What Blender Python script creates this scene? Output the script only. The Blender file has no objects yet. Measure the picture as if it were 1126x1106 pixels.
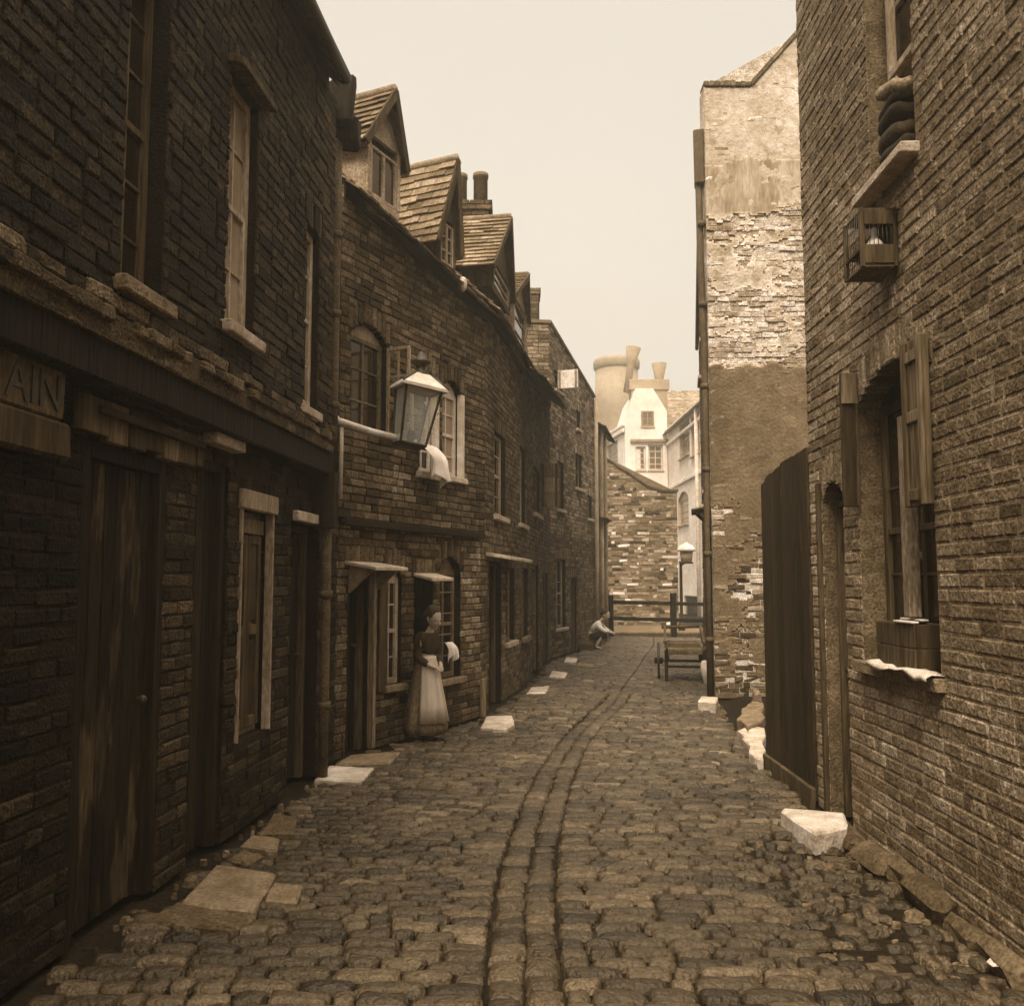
import bpy, bmesh, math, random
from mathutils import Vector, Matrix
RND = random.Random(11)
U = RND.uniform
C = bpy.context.scene.collection
sc = bpy.context.scene
PI = math.pi

# ---------------------------------------------------------------- camera model
FPX, CX, CY, CAMH = 1000.0, 563.0, 553.0, 1.6
PITCH = math.atan(87 / 1000)
CP, SP = math.cos(PITCH), math.sin(PITCH)
CAM = Vector((0, 0, CAMH))
def ray(u, v):
    x = (u - CX) / FPX; y = (CY - v) / FPX
    return Vector((x, CP - y * SP, SP + y * CP))
def ground(u, v, z=0.0):
    r = ray(u, v); return CAM + r * ((z - CAMH) / r.z)
def at(u, v, Y):
    r = ray(u, v); return CAM + r * (Y / r.y)

# ---------------------------------------------------------------- materials
def sepia_group():
    g = bpy.data.node_groups.new('sepia_tone', 'ShaderNodeTree')
    g.interface.new_socket('Value', in_out='INPUT', socket_type='NodeSocketFloat')
    g.interface.new_socket('Color', in_out='OUTPUT', socket_type='NodeSocketColor')
    n, l = g.nodes, g.links
    i = n.new('NodeGroupInput'); o = n.new('NodeGroupOutput')
    cmb = n.new('ShaderNodeCombineColor')
    cl = n.new('ShaderNodeMath'); cl.operation = 'MINIMUM'; cl.inputs[1].default_value = .86
    l.new(i.outputs[0], cl.inputs[0])
    l.new(cl.outputs[0], cmb.inputs[0])
    for k, (a, b) in enumerate(((.635, .295), (.27, .60))):
        ma = n.new('ShaderNodeMath'); ma.operation = 'MULTIPLY_ADD'
        ma.inputs[1].default_value = b; ma.inputs[2].default_value = a
        mm = n.new('ShaderNodeMath'); mm.operation = 'MULTIPLY'
        l.new(cl.outputs[0], ma.inputs[0]); l.new(ma.outputs[0], mm.inputs[0]); l.new(cl.outputs[0], mm.inputs[1])
        l.new(mm.outputs[0], cmb.inputs[k + 1])
    l.new(cmb.outputs[0], o.inputs[0])
    return g
SEP = sepia_group()

def mat(name, v, isl=0.0, n1=.35, s1=1.2, n2=.3, s2=14, rough=.85, bump=.25, sb=60, stretch=(1, 1, 1), tone=True,
        coat=0.0, blotch=0.0, sbl=5, vbl=2.0, spec=.14, grain=.45):
    """one tone v, varied per island (isl), by large stains (n1) and fine grain (n2); blotch = shaped worn patches"""
    m = bpy.data.materials.new(name); m.use_nodes = True
    t = m.node_tree; n = t.nodes; l = t.links
    for x in list(n): n.remove(x)
    out = n.new('ShaderNodeOutputMaterial'); b = n.new('ShaderNodeBsdfPrincipled')
    l.new(b.outputs[0], out.inputs[0])
    tc = n.new('ShaderNodeTexCoord'); mp = n.new('ShaderNodeMapping'); mp.inputs['Scale'].default_value = stretch
    l.new(tc.outputs['Object'], mp.inputs[0])
    def noise(s, d=4.0):
        x = n.new('ShaderNodeTexNoise'); x.inputs['Scale'].default_value = s; x.inputs['Detail'].default_value = d
        l.new(mp.outputs[0], x.inputs['Vector']); return x.outputs[0]
    def math_(op, a, c):
        x = n.new('ShaderNodeMath'); x.operation = op
        for k, y in enumerate((a, c)):
            if isinstance(y, (int, float)): x.inputs[k].default_value = y
            else: l.new(y, x.inputs[k])
        return x.outputs[0]
    def factor(sig, amt):     # 1 + amt*2*(sig-.5)
        x = n.new('ShaderNodeMath'); x.operation = 'MULTIPLY_ADD'
        l.new(sig, x.inputs[0]); x.inputs[1].default_value = 2 * amt; x.inputs[2].default_value = 1 - amt
        y = n.new('ShaderNodeMath'); y.operation = 'MAXIMUM'; l.new(x.outputs[0], y.inputs[0]); y.inputs[1].default_value = .08
        return y.outputs[0]
    val = None
    def mul(sig):
        nonlocal val
        val = math_('MULTIPLY', val if val is not None else v, sig)
    if isl:
        g = n.new('ShaderNodeNewGeometry'); mul(factor(g.outputs['Random Per Island'], isl))
    if n1: mul(factor(noise(s1, 5), n1 * 2))
    if n2: mul(factor(noise(s2, 6), n2 * 2))
    if n2 > .1 and grain:
        r = n.new('ShaderNodeMapRange'); l.new(noise(s2 * 5, 3), r.inputs[0]); r.inputs[1].default_value = .30; r.inputs[2].default_value = .72; r.inputs[3].default_value = 1 - grain; r.inputs[4].default_value = 1 + grain * 1.3
        mul(r.outputs[0])
    if blotch:
        r = n.new('ShaderNodeMapRange'); l.new(noise(sbl, 7), r.inputs[0])
        r.inputs[1].default_value = .60 - blotch * .1; r.inputs[2].default_value = .66 - blotch * .1
        r.inputs[3].default_value = 1; r.inputs[4].default_value = vbl
        mul(r.outputs[0])
    if tone:
        a = n.new('ShaderNodeAttribute'); a.attribute_name = 'tone'; mul(a.outputs['Fac'])
    g = n.new('ShaderNodeGroup'); g.node_tree = SEP
    if val is None: g.inputs[0].default_value = v
    else: l.new(val, g.inputs[0])
    l.new(g.outputs[0], b.inputs['Base Color'])
    b.inputs['Roughness'].default_value = rough
    b.inputs['Specular IOR Level'].default_value = spec
    b.inputs['Coat Weight'].default_value = coat
    b.inputs['Specular Tint'].default_value = (1, .86, .66, 1)
    if bump:
        bp = n.new('ShaderNodeBump'); bp.inputs['Strength'].default_value = bump; bp.inputs['Distance'].default_value = .03
        l.new(noise(sb, 8), bp.inputs['Height']); l.new(bp.outputs[0], b.inputs['Normal'])
    return m

M = {}
M['brick_a'] = mat('sooty_brick', .027, isl=.7, n1=.5, s1=.9, n2=.5, bump=.8, grain=.7)
M['mortar_a'] = mat('sooty_mortar', .022, n1=.5, s1=1.2, n2=.4, bump=.5)
M['brick_b'] = mat('dark_brick', .105, isl=.6, n1=.5, s1=.8, n2=.45, bump=.8, grain=.65)
M['mortar_b'] = mat('dark_mortar', .03, n1=.5, s1=1.5, n2=.4, bump=.5)
M['brick_r'] = mat('worn_brick', .21, isl=.30, n1=.45, s1=.6, n2=.4, bump=.6, sb=40, grain=.5)
M['mortar_r'] = mat('worn_mortar', .23, n1=.5, s1=1.0, n2=.45, bump=.5)
M['brick_t'] = mat('bleached_brick', .5, isl=.35, n1=.35, s1=1.5, n2=.4, bump=.7)
M['mortar_t'] = mat('bleached_mortar', .5, n1=.4, s1=2, n2=.4, bump=.6)
M['brick_e'] = mat('rubble_stone', .25, isl=.85, n1=.3, s1=.6, bump=.6)
M['mortar_e'] = mat('rubble_mortar', .17, n1=.4, s1=.6, n2=.3)
M['plaster_top'] = mat('pale_plaster', .52, n1=.3, s1=1.3, n2=.25, s2=9, bump=.5, sb=25, blotch=.5, sbl=3.2, vbl=.72, grain=0.12)
M['plaster_band'] = mat('streaked_plaster', .40, n1=.3, s1=1.5, n2=.3, s2=6, stretch=(1, 1, .22), bump=.5, sb=25, grain=0.2)
M['render'] = mat('grey_render', .165, n1=.3, s1=.9, n2=.25, s2=7, bump=.6, sb=22, blotch=.2, sbl=2.5, vbl=.8, grain=0.2)
M['tile'] = mat('roof_tile', .20, isl=.4, n1=.25, n2=.3, bump=.4)
M['tile_dark'] = mat('sooty_roof_tile', .05, isl=.5, n1=.25, n2=.3, bump=.4)
M['wood_dark'] = mat('tarred_wood', .014, isl=.45, n1=.35, s1=2.0, n2=.45, s2=9, stretch=(1, 1, .10), bump=.6, sb=30, rough=.75)
M['wood_fence'] = mat('tarred_boards', .03, isl=.2, n1=.25, s1=2.0, n2=.3, s2=9, stretch=(1, 1, .10), bump=.4, sb=30, rough=.8)
M['wood_worn'] = mat('worn_wood', .075, isl=.4, n1=.35, s1=2.0, n2=.45, s2=9, stretch=(1, 1, .10), bump=.6, sb=30)
M['wood_door'] = mat('peeling_door_boards', .016, isl=.4, n1=.4, s1=1.5, n2=.5, s2=7, stretch=(1, 1, .22), bump=.6, sb=25, blotch=.4, sbl=8, vbl=4)
M['paint'] = mat('old_pale_paint', .32, isl=.15, n1=.3, s1=2, n2=.3, s2=12, stretch=(1, 1, .3), bump=.3, rough=.6, grain=0.3)
M['paint_white'] = mat('white_paint', .62, isl=.1, n1=.25, s1=2, n2=.2, s2=12, bump=.2, rough=.6, grain=.12)
M['paint_dim'] = mat('dirty_paint', .15, isl=.2, n1=.35, s1=2, n2=.35, s2=12, stretch=(1, 1, .3), bump=.4, rough=.65)
M['cheek'] = mat('dormer_cheek_boards', .32, n1=.25, s1=2, n2=.25, s2=10, bump=.3)
M['sill'] = mat('sill_stone', .48, isl=.2, n1=.25, s1=3, n2=.3, bump=.4, grain=0.2)
M['sill_dim'] = mat('grimy_sill_stone', .2, isl=.2, n1=.35, s1=3, n2=.35, bump=.4)
M['step'] = mat('whitened_step', .5, isl=.2, n1=.35, s1=2.5, n2=.2, s2=10, bump=.4, sb=40, grain=0.15)
M['flag'] = mat('flagstone', .20, isl=.25, n1=.25, s1=2.5, n2=.25, s2=10, bump=.5, sb=40, grain=0.25)
M['kerb'] = mat('kerb_stone', .10, isl=.3, n1=.3, s1=2.5, n2=.3, s2=10, bump=.5, sb=40)
M['sett'] = mat('granite_sett', .062, isl=.5, n1=.4, s1=.55, n2=.4, s2=22, rough=.42, bump=.8, sb=38, spec=.55, grain=.5)
M['dirt'] = mat('street_dirt', .014, n1=.4, s1=.8, n2=.45, s2=12, bump=.8, sb=30, tone=False)
M['iron'] = mat('black_iron', .03, n1=.2, n2=.2, rough=.5, bump=.1, spec=.5)
M['lead'] = mat('grey_lead', .10, n1=.3, n2=.3, rough=.6, bump=.3)
M['pot'] = mat('clay_pot', .18, n1=.25, s1=3, n2=.25, s2=9, bump=.3, grain=0.2)
M['dark'] = mat('dark_interior', .015, n1=0, n2=0, bump=0)
M['cloth'] = mat('white_linen', .72, n1=.08, s1=4, n2=.08, bump=.15)
M['paper'] = mat('paper', .55, n1=.05, n2=.12, s2=30, bump=.1)
M['skin'] = mat('skin', .42, n1=.08, n2=.05, bump=0, rough=.6)
M['hair'] = mat('dark_hair', .035, n1=.2, n2=.4, s2=40, bump=.4, rough=.6)
M['dress'] = mat('dark_dress', .04, n1=.25, s1=4, n2=.2, bump=.2)
M['dress_black'] = mat('black_wool', .02, n1=.2, n2=.2, bump=.2)
M['skirt'] = mat('faded_skirt', .17, n1=.25, s1=5, n2=.2, bump=.2, stretch=(1, 1, .3))
M['apron'] = mat('linen_apron', .5, n1=.2, s1=5, n2=.1, bump=.2, stretch=(1, 1, .3))
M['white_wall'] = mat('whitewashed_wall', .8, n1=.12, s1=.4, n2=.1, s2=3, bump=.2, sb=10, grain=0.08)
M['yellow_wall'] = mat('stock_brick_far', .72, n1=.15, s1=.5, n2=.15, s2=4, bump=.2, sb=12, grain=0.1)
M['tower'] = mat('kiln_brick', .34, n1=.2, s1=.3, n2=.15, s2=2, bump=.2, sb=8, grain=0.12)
M['slate'] = mat('far_slate', .34, isl=.25, n1=.2, n2=.2, bump=.2)
M['water'] = mat('enamel', .75, n1=0, n2=0, bump=0, rough=.3)
def glass(name, v, rough=.08):
    m = mat(name, v, n1=.3, s1=3, n2=.0, bump=.08, sb=3, rough=rough, spec=.5, tone=False); return m
M['glass'] = glass('window_glass', .02)
M['glass_far'] = glass('far_window_glass', .16, .2)
M['glass_pale'] = glass('pale_glass', .30, .15)  # flat pale tone; for the tall sash, reflected sky put into the colour
def clear(name, rough=.12):
    m = bpy.data.materials.new(name); m.use_nodes = True
    n = m.node_tree.nodes; l = m.node_tree.links
    b = n['Principled BSDF']; b.inputs['Base Color'].default_value = (.9, .87, .78, 1)
    b.inputs['Roughness'].default_value = rough; b.inputs['Transmission Weight'].default_value = 1; b.inputs['IOR'].default_value = 1.05
    return m
M['clear'] = clear('clear_glass')
M['frosted'] = clear('dusty_lantern_glass', .12); M['frosted'].node_tree.nodes['Principled BSDF'].inputs['Transmission Weight'].default_value = .80

# ---------------------------------------------------------------- mesh builder
class MB:
    def __init__(s): s.v = []; s.f = []; s.m = []; s.t = []; s.sm = []
    def add(s, vs, fs, m=0, t=1.0, sm=False):
        o = len(s.v); s.v.extend(vs)
        s.t.extend(t if isinstance(t, list) else [t] * len(vs))
        for f in fs: s.f.append([o + i for i in f]); s.m.append(m); s.sm.append(sm)
    def box(s, fr, a0, a1, b0, b1, c0, c1, m=0, t=1.0, bev=.004, j=0.0):
        lo = (a0, b0, c0); hi = (a1, b1, c1)
        lo, hi = [min(p) for p in zip(lo, hi)], [max(p) for p in zip(lo, hi)]
        bev = min(bev, .3 * min(h - l for l, h in zip(lo, hi)))
        vs = []; idx = {}
        for cx in (0, 1):
            for cy in (0, 1):
                for cz in (0, 1):
                    k = (cx, cy, cz)
                    jj = [U(-j, j) if j else 0 for _ in range(3)]
                    for ax in range(3):
                        p = []
                        for q in range(3):
                            e = hi[q] if k[q] else lo[q]
                            if q != ax: e += -bev if k[q] else bev
                            p.append(e + jj[q])
                        idx[k + (ax,)] = len(vs); vs.append(fr(*p))
        fs = []
        for ax in range(3):
            o1, o2 = [q for q in range(3) if q != ax]
            for sd in (0, 1):
                q = []
                for (x, y) in ((0, 0), (1, 0), (1, 1), (0, 1)):
                    k = [0, 0, 0]; k[ax] = sd; k[o1] = x; k[o2] = y
                    q.append(idx[tuple(k) + (ax,)])
                fs.append(q)
            # edges along ax
            for x in (0, 1):
                for y in (0, 1):
                    k0 = [0, 0, 0]; k0[o1] = x; k0[o2] = y; k1 = list(k0); k1[ax] = 1
                    fs.append([idx[tuple(k0) + (o1,)], idx[tuple(k1) + (o1,)], idx[tuple(k1) + (o2,)], idx[tuple(k0) + (o2,)]])
        for cx in (0, 1):
            for cy in (0, 1):
                for cz in (0, 1): fs.append([idx[(cx, cy, cz, 0)], idx[(cx, cy, cz, 1)], idx[(cx, cy, cz, 2)]])
        s.add(vs, fs, m, t)
    def quad(s, a, b, c, d, m=0, t=1.0): s.add([a, b, c, d], [[0, 1, 2, 3]], m, t)
    def tube(s, pts, rad, n=10, m=0, t=1.0, sm=True, caps=True):
        pts = [Vector(p) for p in pts]
        if not isinstance(rad, (list, tuple)): rad = [rad] * len(pts)
        vs = []; prev = None
        for i, p in enumerate(pts):
            d = (pts[min(i + 1, len(pts) - 1)] - pts[max(i - 1, 0)]).normalized()
            if prev is None:
                a = Vector((0, 0, 1)) if abs(d.z) < .9 else Vector((1, 0, 0))
                x = d.cross(a).normalized()
            else: x = (prev - d * prev.dot(d)).normalized()
            prev = x; y = d.cross(x)
            for k in range(n):
                w = 2 * PI * k / n; vs.append(p + (x * math.cos(w) + y * math.sin(w)) * rad[i])
        fs = []
        for i in range(len(pts) - 1):
            for k in range(n):
                k2 = (k + 1) % n; fs.append([i * n + k, i * n + k2, (i + 1) * n + k2, (i + 1) * n + k])
        if caps: fs.append(list(range(n))[::-1]); fs.append([(len(pts) - 1) * n + k for k in range(n)])
        s.add(vs, fs, m, t, sm)
    def lathe(s, prof, c, n=20, m=0, t=1.0, sm=True, axis=None, sx=1, sy=1):
        c = Vector(c); Q = Matrix.Identity(3) if axis is None else Vector((0, 0, 1)).rotation_difference(Vector(axis)).to_matrix()
        vs = []
        for r, z in prof:
            for k in range(n):
                w = 2 * PI * k / n; vs.append(c + Q @ Vector((r * math.cos(w) * sx, r * math.sin(w) * sy, z)))
        fs = []
        for i in range(len(prof) - 1):
            for k in range(n):
                k2 = (k + 1) % n; fs.append([i * n + k, i * n + k2, (i + 1) * n + k2, (i + 1) * n + k])
        fs.append(list(range(n))[::-1]); fs.append([(len(prof) - 1) * n + k for k in range(n)])
        s.add(vs, fs, m, t, sm)
    def ball(s, c, rx, ry, rz, m=0, t=1.0, n=14, rot=None):
        vs = []; fs = []; nr = n // 2 + 1
        for i in range(nr + 1):
            a = PI * i / nr
            for k in range(n):
                w = 2 * PI * k / n
                p = Vector((rx * math.sin(a) * math.cos(w), ry * math.sin(a) * math.sin(w), rz * math.cos(a)))
                if rot: p = rot @ p
                vs.append(Vector(c) + p)
        for i in range(nr):
            for k in range(n):
                k2 = (k + 1) % n; fs.append([i * n + k, (i + 1) * n + k, (i + 1) * n + k2, i * n + k2])
        s.add(vs, fs, m, t, True)
    def build(s, name, mats, parent=None, recalc=True):
        me = bpy.data.meshes.new(name)
        me.from_pydata([tuple(p) for p in s.v], [], s.f)
        if not isinstance(mats, (list, tuple)): mats = [mats]
        for k in mats: me.materials.append(M[k])
        me.polygons.foreach_set('material_index', s.m)
        me.polygons.foreach_set('use_smooth', s.sm)
        a = me.attributes.new('tone', 'FLOAT', 'POINT'); a.data.foreach_set('value', s.t)
        if recalc:
            bm = bmesh.new(); bm.from_mesh(me); bmesh.ops.recalc_face_normals(bm, faces=bm.faces); bm.to_mesh(me); bm.free()
        me.update()
        o = bpy.data.objects.new(name, me); C.objects.link(o)
        if parent is not None: attach(o, parent)
        return o
WM = {}
def attach(o, p):
    o.parent = p; q = p; loc = Matrix.Identity(4)
    while q is not None and q.name not in WM: q = q.parent
    if q is not None and p.name in WM: o.matrix_parent_inverse = WM[p.name].inverted()
def ident(x, y, z): return Vector((x, y, z))
def tag(o, label, cat, group=None, kind=None):
    if label: o['label'] = label
    if cat: o['category'] = cat
    if group: o['group'] = group
    if kind: o['kind'] = kind
    return o
def thing(name, loc, label, cat, group=None, rz=0):
    o = bpy.data.objects.new(name, None); C.objects.link(o); o.empty_display_size = .2
    o.location = loc; o.rotation_euler = (0, 0, rz)
    WM[o.name] = Matrix.Translation(Vector(loc)) @ Matrix.Rotation(rz, 4, 'Z')
    return tag(o, label, cat, group)
def frame_at(loc, rz=0):
    X = Matrix.Translation(Vector(loc)) @ Matrix.Rotation(rz, 4, 'Z')
    return lambda a, b, c: X @ Vector((a, b, c))

# ---------------------------------------------------------------- facades
class Facade:
    """vertical wall plane: s along, n out towards the street, z up"""
    def __init__(s, P0, P1, side):
        s.P0 = Vector((P0[0], P0[1], 0)); d = Vector((P1[0], P1[1], 0)) - s.P0
        s.L = d.length; s.T = d.normalized()
        s.N = Vector((s.T.y, -s.T.x, 0)) * side
    def pt(s, a, n, z): return s.P0 + s.T * a + s.N * n + Vector((0, 0, z))
    def hit(s, u, v, n=0.0):
        r = ray(u, v); o = s.P0 + s.N * n
        t = (o - CAM).dot(s.N) / r.dot(s.N)
        p = CAM + r * t
        return (p - s.P0).dot(s.T), p.z
    def rect(s, u0, u1, um, v0, v1, n=0.0):
        """s-range from pixel columns u0..u1 (taken near mid height), z-range at column um from v0 (top), v1"""
        vm = (v0 + v1) / 2
        a = s.hit(u0, vm, n)[0]; b = s.hit(u1, vm, n)[0]
        return a, b, s.hit(um, v1, n)[1], s.hit(um, v0, n)[1]

def arch_slices(h):
    a, b, z0, z1, ar = h
    out = [(a, b, z0, z1)]
    if ar > 0:
        w = (b - a) / 2; c = (a + b) / 2; Rr = (w * w + ar * ar) / (2 * ar); K = 5
        for i in range(K):
            zz = ar * (i + .5) / K
            hw = math.sqrt(max(Rr * Rr - (Rr - ar + zz) ** 2, .0001))
            out.append((c - hw, c + hw, z1 + ar * i / K, z1 + ar * (i + 1) / K))
    return out

def brick_wall(F, name, parent, mats, s0, s1, z0, top, holes=(), n=0.0, rev=.14, bl=.225, bh=.075, jit=.004, tone=None,
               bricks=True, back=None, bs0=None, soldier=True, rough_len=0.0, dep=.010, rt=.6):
    """top: height or function of s. holes: (s0,s1,z0,z1,arch). Real bricks standing proud of a mortar core."""
    tf = top if callable(top) else (lambda s: top)
    mb = MB(); gap = .010
    hs = []
    for h in holes:
        h = tuple(h) + ((0,) if len(h) == 4 else ()); hs.append(h)
    sl = [x for h in hs for x in arch_slices(h)]
    ztop = max(tf(s0), tf(s1))
    S = sorted({s0, s1} | {min(max(x, s0), s1) for q in sl for x in q[:2]}); Z = sorted({z0, ztop} | {x for q in sl for x in q[2:] if z0 < x < ztop})
    S = [x for i, x in enumerate(S) if i == 0 or x - S[i - 1] > 1e-5]; Z = [x for i, x in enumerate(Z) if i == 0 or x - Z[i - 1] > 1e-5]
    def inh(a, z): return any(q[0] < a < q[1] and q[2] < z < q[3] for q in sl)
    P = lambda a, k, z: F.pt(a, k, z)
    nc = n - dep
    solid = {}
    for i in range(len(S) - 1):
        for k in range(len(Z) - 1): solid[i, k] = not inh((S[i] + S[i + 1]) / 2, (Z[k] + Z[k + 1]) / 2)
    for (i, k), ok in solid.items():
        a, b = S[i], S[i + 1]; c, d = Z[k], Z[k + 1]
        da, db = (tf(a), tf(b)) if k == len(Z) - 2 else (d, d)
        if ok: mb.quad(P(a, nc, c), P(b, nc, c), P(b, nc, db), P(a, nc, da), 1)
        else:
            for (ni, nk, e) in ((i - 1, k, ((a, c), (a, d))), (i + 1, k, ((b, c), (b, d))), (i, k - 1, ((a, c), (b, c))), (i, k + 1, ((a, d), (b, d)))):
                if solid.get((ni, nk), False):
                    (p, q), (r, t) = e
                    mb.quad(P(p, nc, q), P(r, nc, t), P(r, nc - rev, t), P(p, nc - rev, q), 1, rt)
    if back:   # plain ends, back wall and top closing the body
        bk = n - back
        e0, e1 = tf(s0), tf(s1)
        mb.quad(P(s0, nc, z0), P(s0, bk, z0), P(s0, bk, e0), P(s0, nc, e0), 1)
        mb.quad(P(s1, nc, z0), P(s1, bk, z0), P(s1, bk, e1), P(s1, nc, e1), 1)
        mb.quad(P(s0, bk, z0), P(s1, bk, z0), P(s1, bk, e1), P(s0, bk, e0), 1)
        mb.quad(P(s0, nc, e0), P(s1, nc, e1), P(s1, bk, e1), P(s0, bk, e0), 1)
    def one(a, b, c, d, t):
        if b - a < .02 or d - c < .015: return
        ch = .008; o = U(-jit, jit); q = [U(-jit * .5, jit * .5) for _ in range(4)]
        zz = [U(-jit * .7, jit * .7) for _ in range(4)]
        aa = ((a, c), (b, c), (b, d), (a, d)); sg = ((1, 1), (-1, 1), (-1, -1), (1, -1))
        vs = [P(x, nc - .004, y + zz[i]) for i, (x, y) in enumerate(aa)]
        vs += [P(x, n - .007 + o + q[i], y + zz[i]) for i, (x, y) in enumerate(aa)]
        vs += [P(x + sg[i][0] * ch, n + o + q[i], y + sg[i][1] * ch + zz[i]) for i, (x, y) in enumerate(aa)]
        fs = [[8, 9, 10, 11]] + [[4 + i, 4 + (i + 1) % 4, 8 + (i + 1) % 4, 8 + i] for i in range(4)] + [[i, (i + 1) % 4, 4 + (i + 1) % 4, 4 + i] for i in range(4)]
        mb.add(vs, fs, 0, t * U(.8, 1.2))
    if bricks:
        sold = []
        if soldier:
            for (a, b, c, d, ar) in hs:
                if d < ztop - .3:
                    k = max(2, round((b - a + .1) / .078)); w = (b - a + .1) / k
                    ww = (b - a) / 2 + .05
                    for i in range(k):
                        x = a - .05 + i * w; mid = (x + w / 2 - (a + b) / 2) / ww
                        z = d + ar * (1 - mid * mid) + .004
                        if z + .2 < tf(x): one(x + .004, x + w - .004, z, z + .2, tone(x, z) if tone else 1.0)
                    sold.append((a - .055, b + .055, d - (0 if ar == 0 else .0), d + ar + .21, a, b, d, ar))
        z = z0; row = 0; b0 = s0 if bs0 is None else bs0
        while z < ztop - .02:
            zc = z + bh / 2; ze = z + bh - gap
            cuts = [(q[0], q[1]) for q in sl if q[2] - bh * .45 < zc < q[3] + bh * .3]
            for (a, b, c, d, ha, hb, hd, ar) in sold:
                if c - .02 < zc < d:
                    if ar == 0: cuts.append((a, b))
                    else:
                        hw = (b - a) / 2; m = (a + b) / 2
                        q = 1 - (zc - hd - .21) / ar if zc > hd + .21 else 1.0
                        if q > 0: cuts.append((m - hw * math.sqrt(min(q, 1)), m + hw * math.sqrt(min(q, 1))))
            x = b0 - (row % 2) * bl * .5 - U(0, .02); k = 0
            while x < s1:
                w = (bl if (row % 2 == 0 or k % 1 == 0) else bl / 2) * (1 + U(-rough_len, rough_len))
                if RND.random() < .22: w *= .5
                segs = [(max(x, b0), min(x + w - gap, s1))]
                for (p, q) in cuts:
                    ns = []
                    for (g, h) in segs:
                        if q <= g or p >= h: ns.append((g, h)); continue
                        if p > g: ns.append((g, min(p, h)))
                        if q < h: ns.append((max(q, g), h))
                    segs = ns
                for (g, h) in segs:
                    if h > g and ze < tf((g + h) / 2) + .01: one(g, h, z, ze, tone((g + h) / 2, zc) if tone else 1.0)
                x += w; k += 1
            z += bh; row += 1
    return mb.build(name, mats, parent, recalc=False)

def window(F, house, s0, s1, z0, z1, n=0.0, rec=.09, cols=2, rows=2, fm='paint', gm='glass', arch=0, sill='sill', fw=.045, meet=True,
           label=None, panel='paint', sillp=.06, bar=.018):
    mb = MB(); f = F.pt; a, b = n - rec - .045, n - rec
    mb.box(f, s0, s0 + fw, a, b, z0, z1); mb.box(f, s1 - fw, s1, a, b, z0, z1)
    mb.box(f, s0 + fw, s1 - fw, a, b, z1 - fw, z1); mb.box(f, s0 + fw, s1 - fw, a, b, z0, z0 + fw * 1.2)
    zm = (z0 + z1) / 2
    if meet: mb.box(f, s0 + fw, s1 - fw, a + .003, b - .004, zm - .02, zm + .02)
    for i in range(1, cols):
        x = s0 + fw + (s1 - s0 - 2 * fw) * i / cols; mb.box(f, x - bar / 2, x + bar / 2, a + .012, b - .012, z0 + fw, z1 - fw, bev=.002)
    for i in range(1, rows):
        z = z0 + (z1 - z0) * i / rows
        if meet and abs(z - zm) < .05: continue
        mb.box(f, s0 + fw, s1 - fw, a + .014, b - .014, z - bar / 2, z + bar / 2, bev=.002)
    w = mb.build('window', fm, house)
    if label: w['label'] = label
    p = MB(); q = (a + b) / 2 - .008
    p.box(f, s0 + fw - .01, s1 - fw + .01, q - .003, q + .003, z0 + fw, z1 - fw + .01, bev=0.0005)
    p.build('pane', gm, w)
    if arch:
        p = MB(); hw = (s1 - s0) / 2; c = (s0 + s1) / 2
        vs = []; K = 10
        for k in range(K + 1):
            x = -hw + 2 * hw * k / K; vs.append((c + x, z1 + arch * (1 - (x / hw) ** 2)))
        V = [f(x, b - .005, z) for x, z in vs] + [f(x, a, z) for x, z in vs]; n_ = K + 1
        p.add(V, [list(range(n_)), list(range(n_, 2 * n_))[::-1]] + [[i, (i + 1) % n_, n_ + (i + 1) % n_, n_ + i] for i in range(n_)])
        p.build('arch_panel', panel, w)
    if sill:
        p = MB(); p.box(f, s0 - .05, s1 + .05, n - rec - .02, n + sillp, z0 - .07, z0 - .002, bev=.008, j=.004); p.build('sill', sill, w)
    return w

def door(F, house, s0, s1, z0, z1, n=0.0, rec=.12, planks=4, dm='wood_dark', fm='wood_worn', fw=.06, label=None, handle=True):
    f = F.pt; mb = MB(); w = (s1 - s0 - 2 * fw) / planks
    for i in range(planks):
        x = s0 + fw + i * w
        mb.box(f, x + .002, x + w - .003, n - rec - .035, n - rec - U(0, .004), z0 + .02 + U(0, .012), z1 - fw, t=U(.7, 1.3))
    for z in (z0 + .28, z1 - .34): mb.box(f, s0 + fw, s1 - fw, n - rec - .06, n - rec - .036, z, z + .1)
    d = mb.build('door', dm, house)
    if label: d['label'] = label
    mb = MB(); a, b = n - rec - .07, n - rec + .05
    mb.box(f, s0, s0 + fw - .001, a, b, z0, z1); mb.box(f, s1 - fw + .001, s1, a, b, z0, z1); mb.box(f, s0 + fw, s1 - fw, a, b - .003, z1 - fw + .002, z1)
    mb.build('door_frame', fm, d)
    if handle:
        mb = MB(); c = F.pt(s1 - fw - .07, n - rec + .012, z0 + 1.0)
        mb.tube([c - F.N * .02, c + F.N * .01], .012, 8); mb.ball(c + F.N * .018, .022, .022, .022, n=10); mb.build('door_handle', 'iron', d)
    return d

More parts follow.
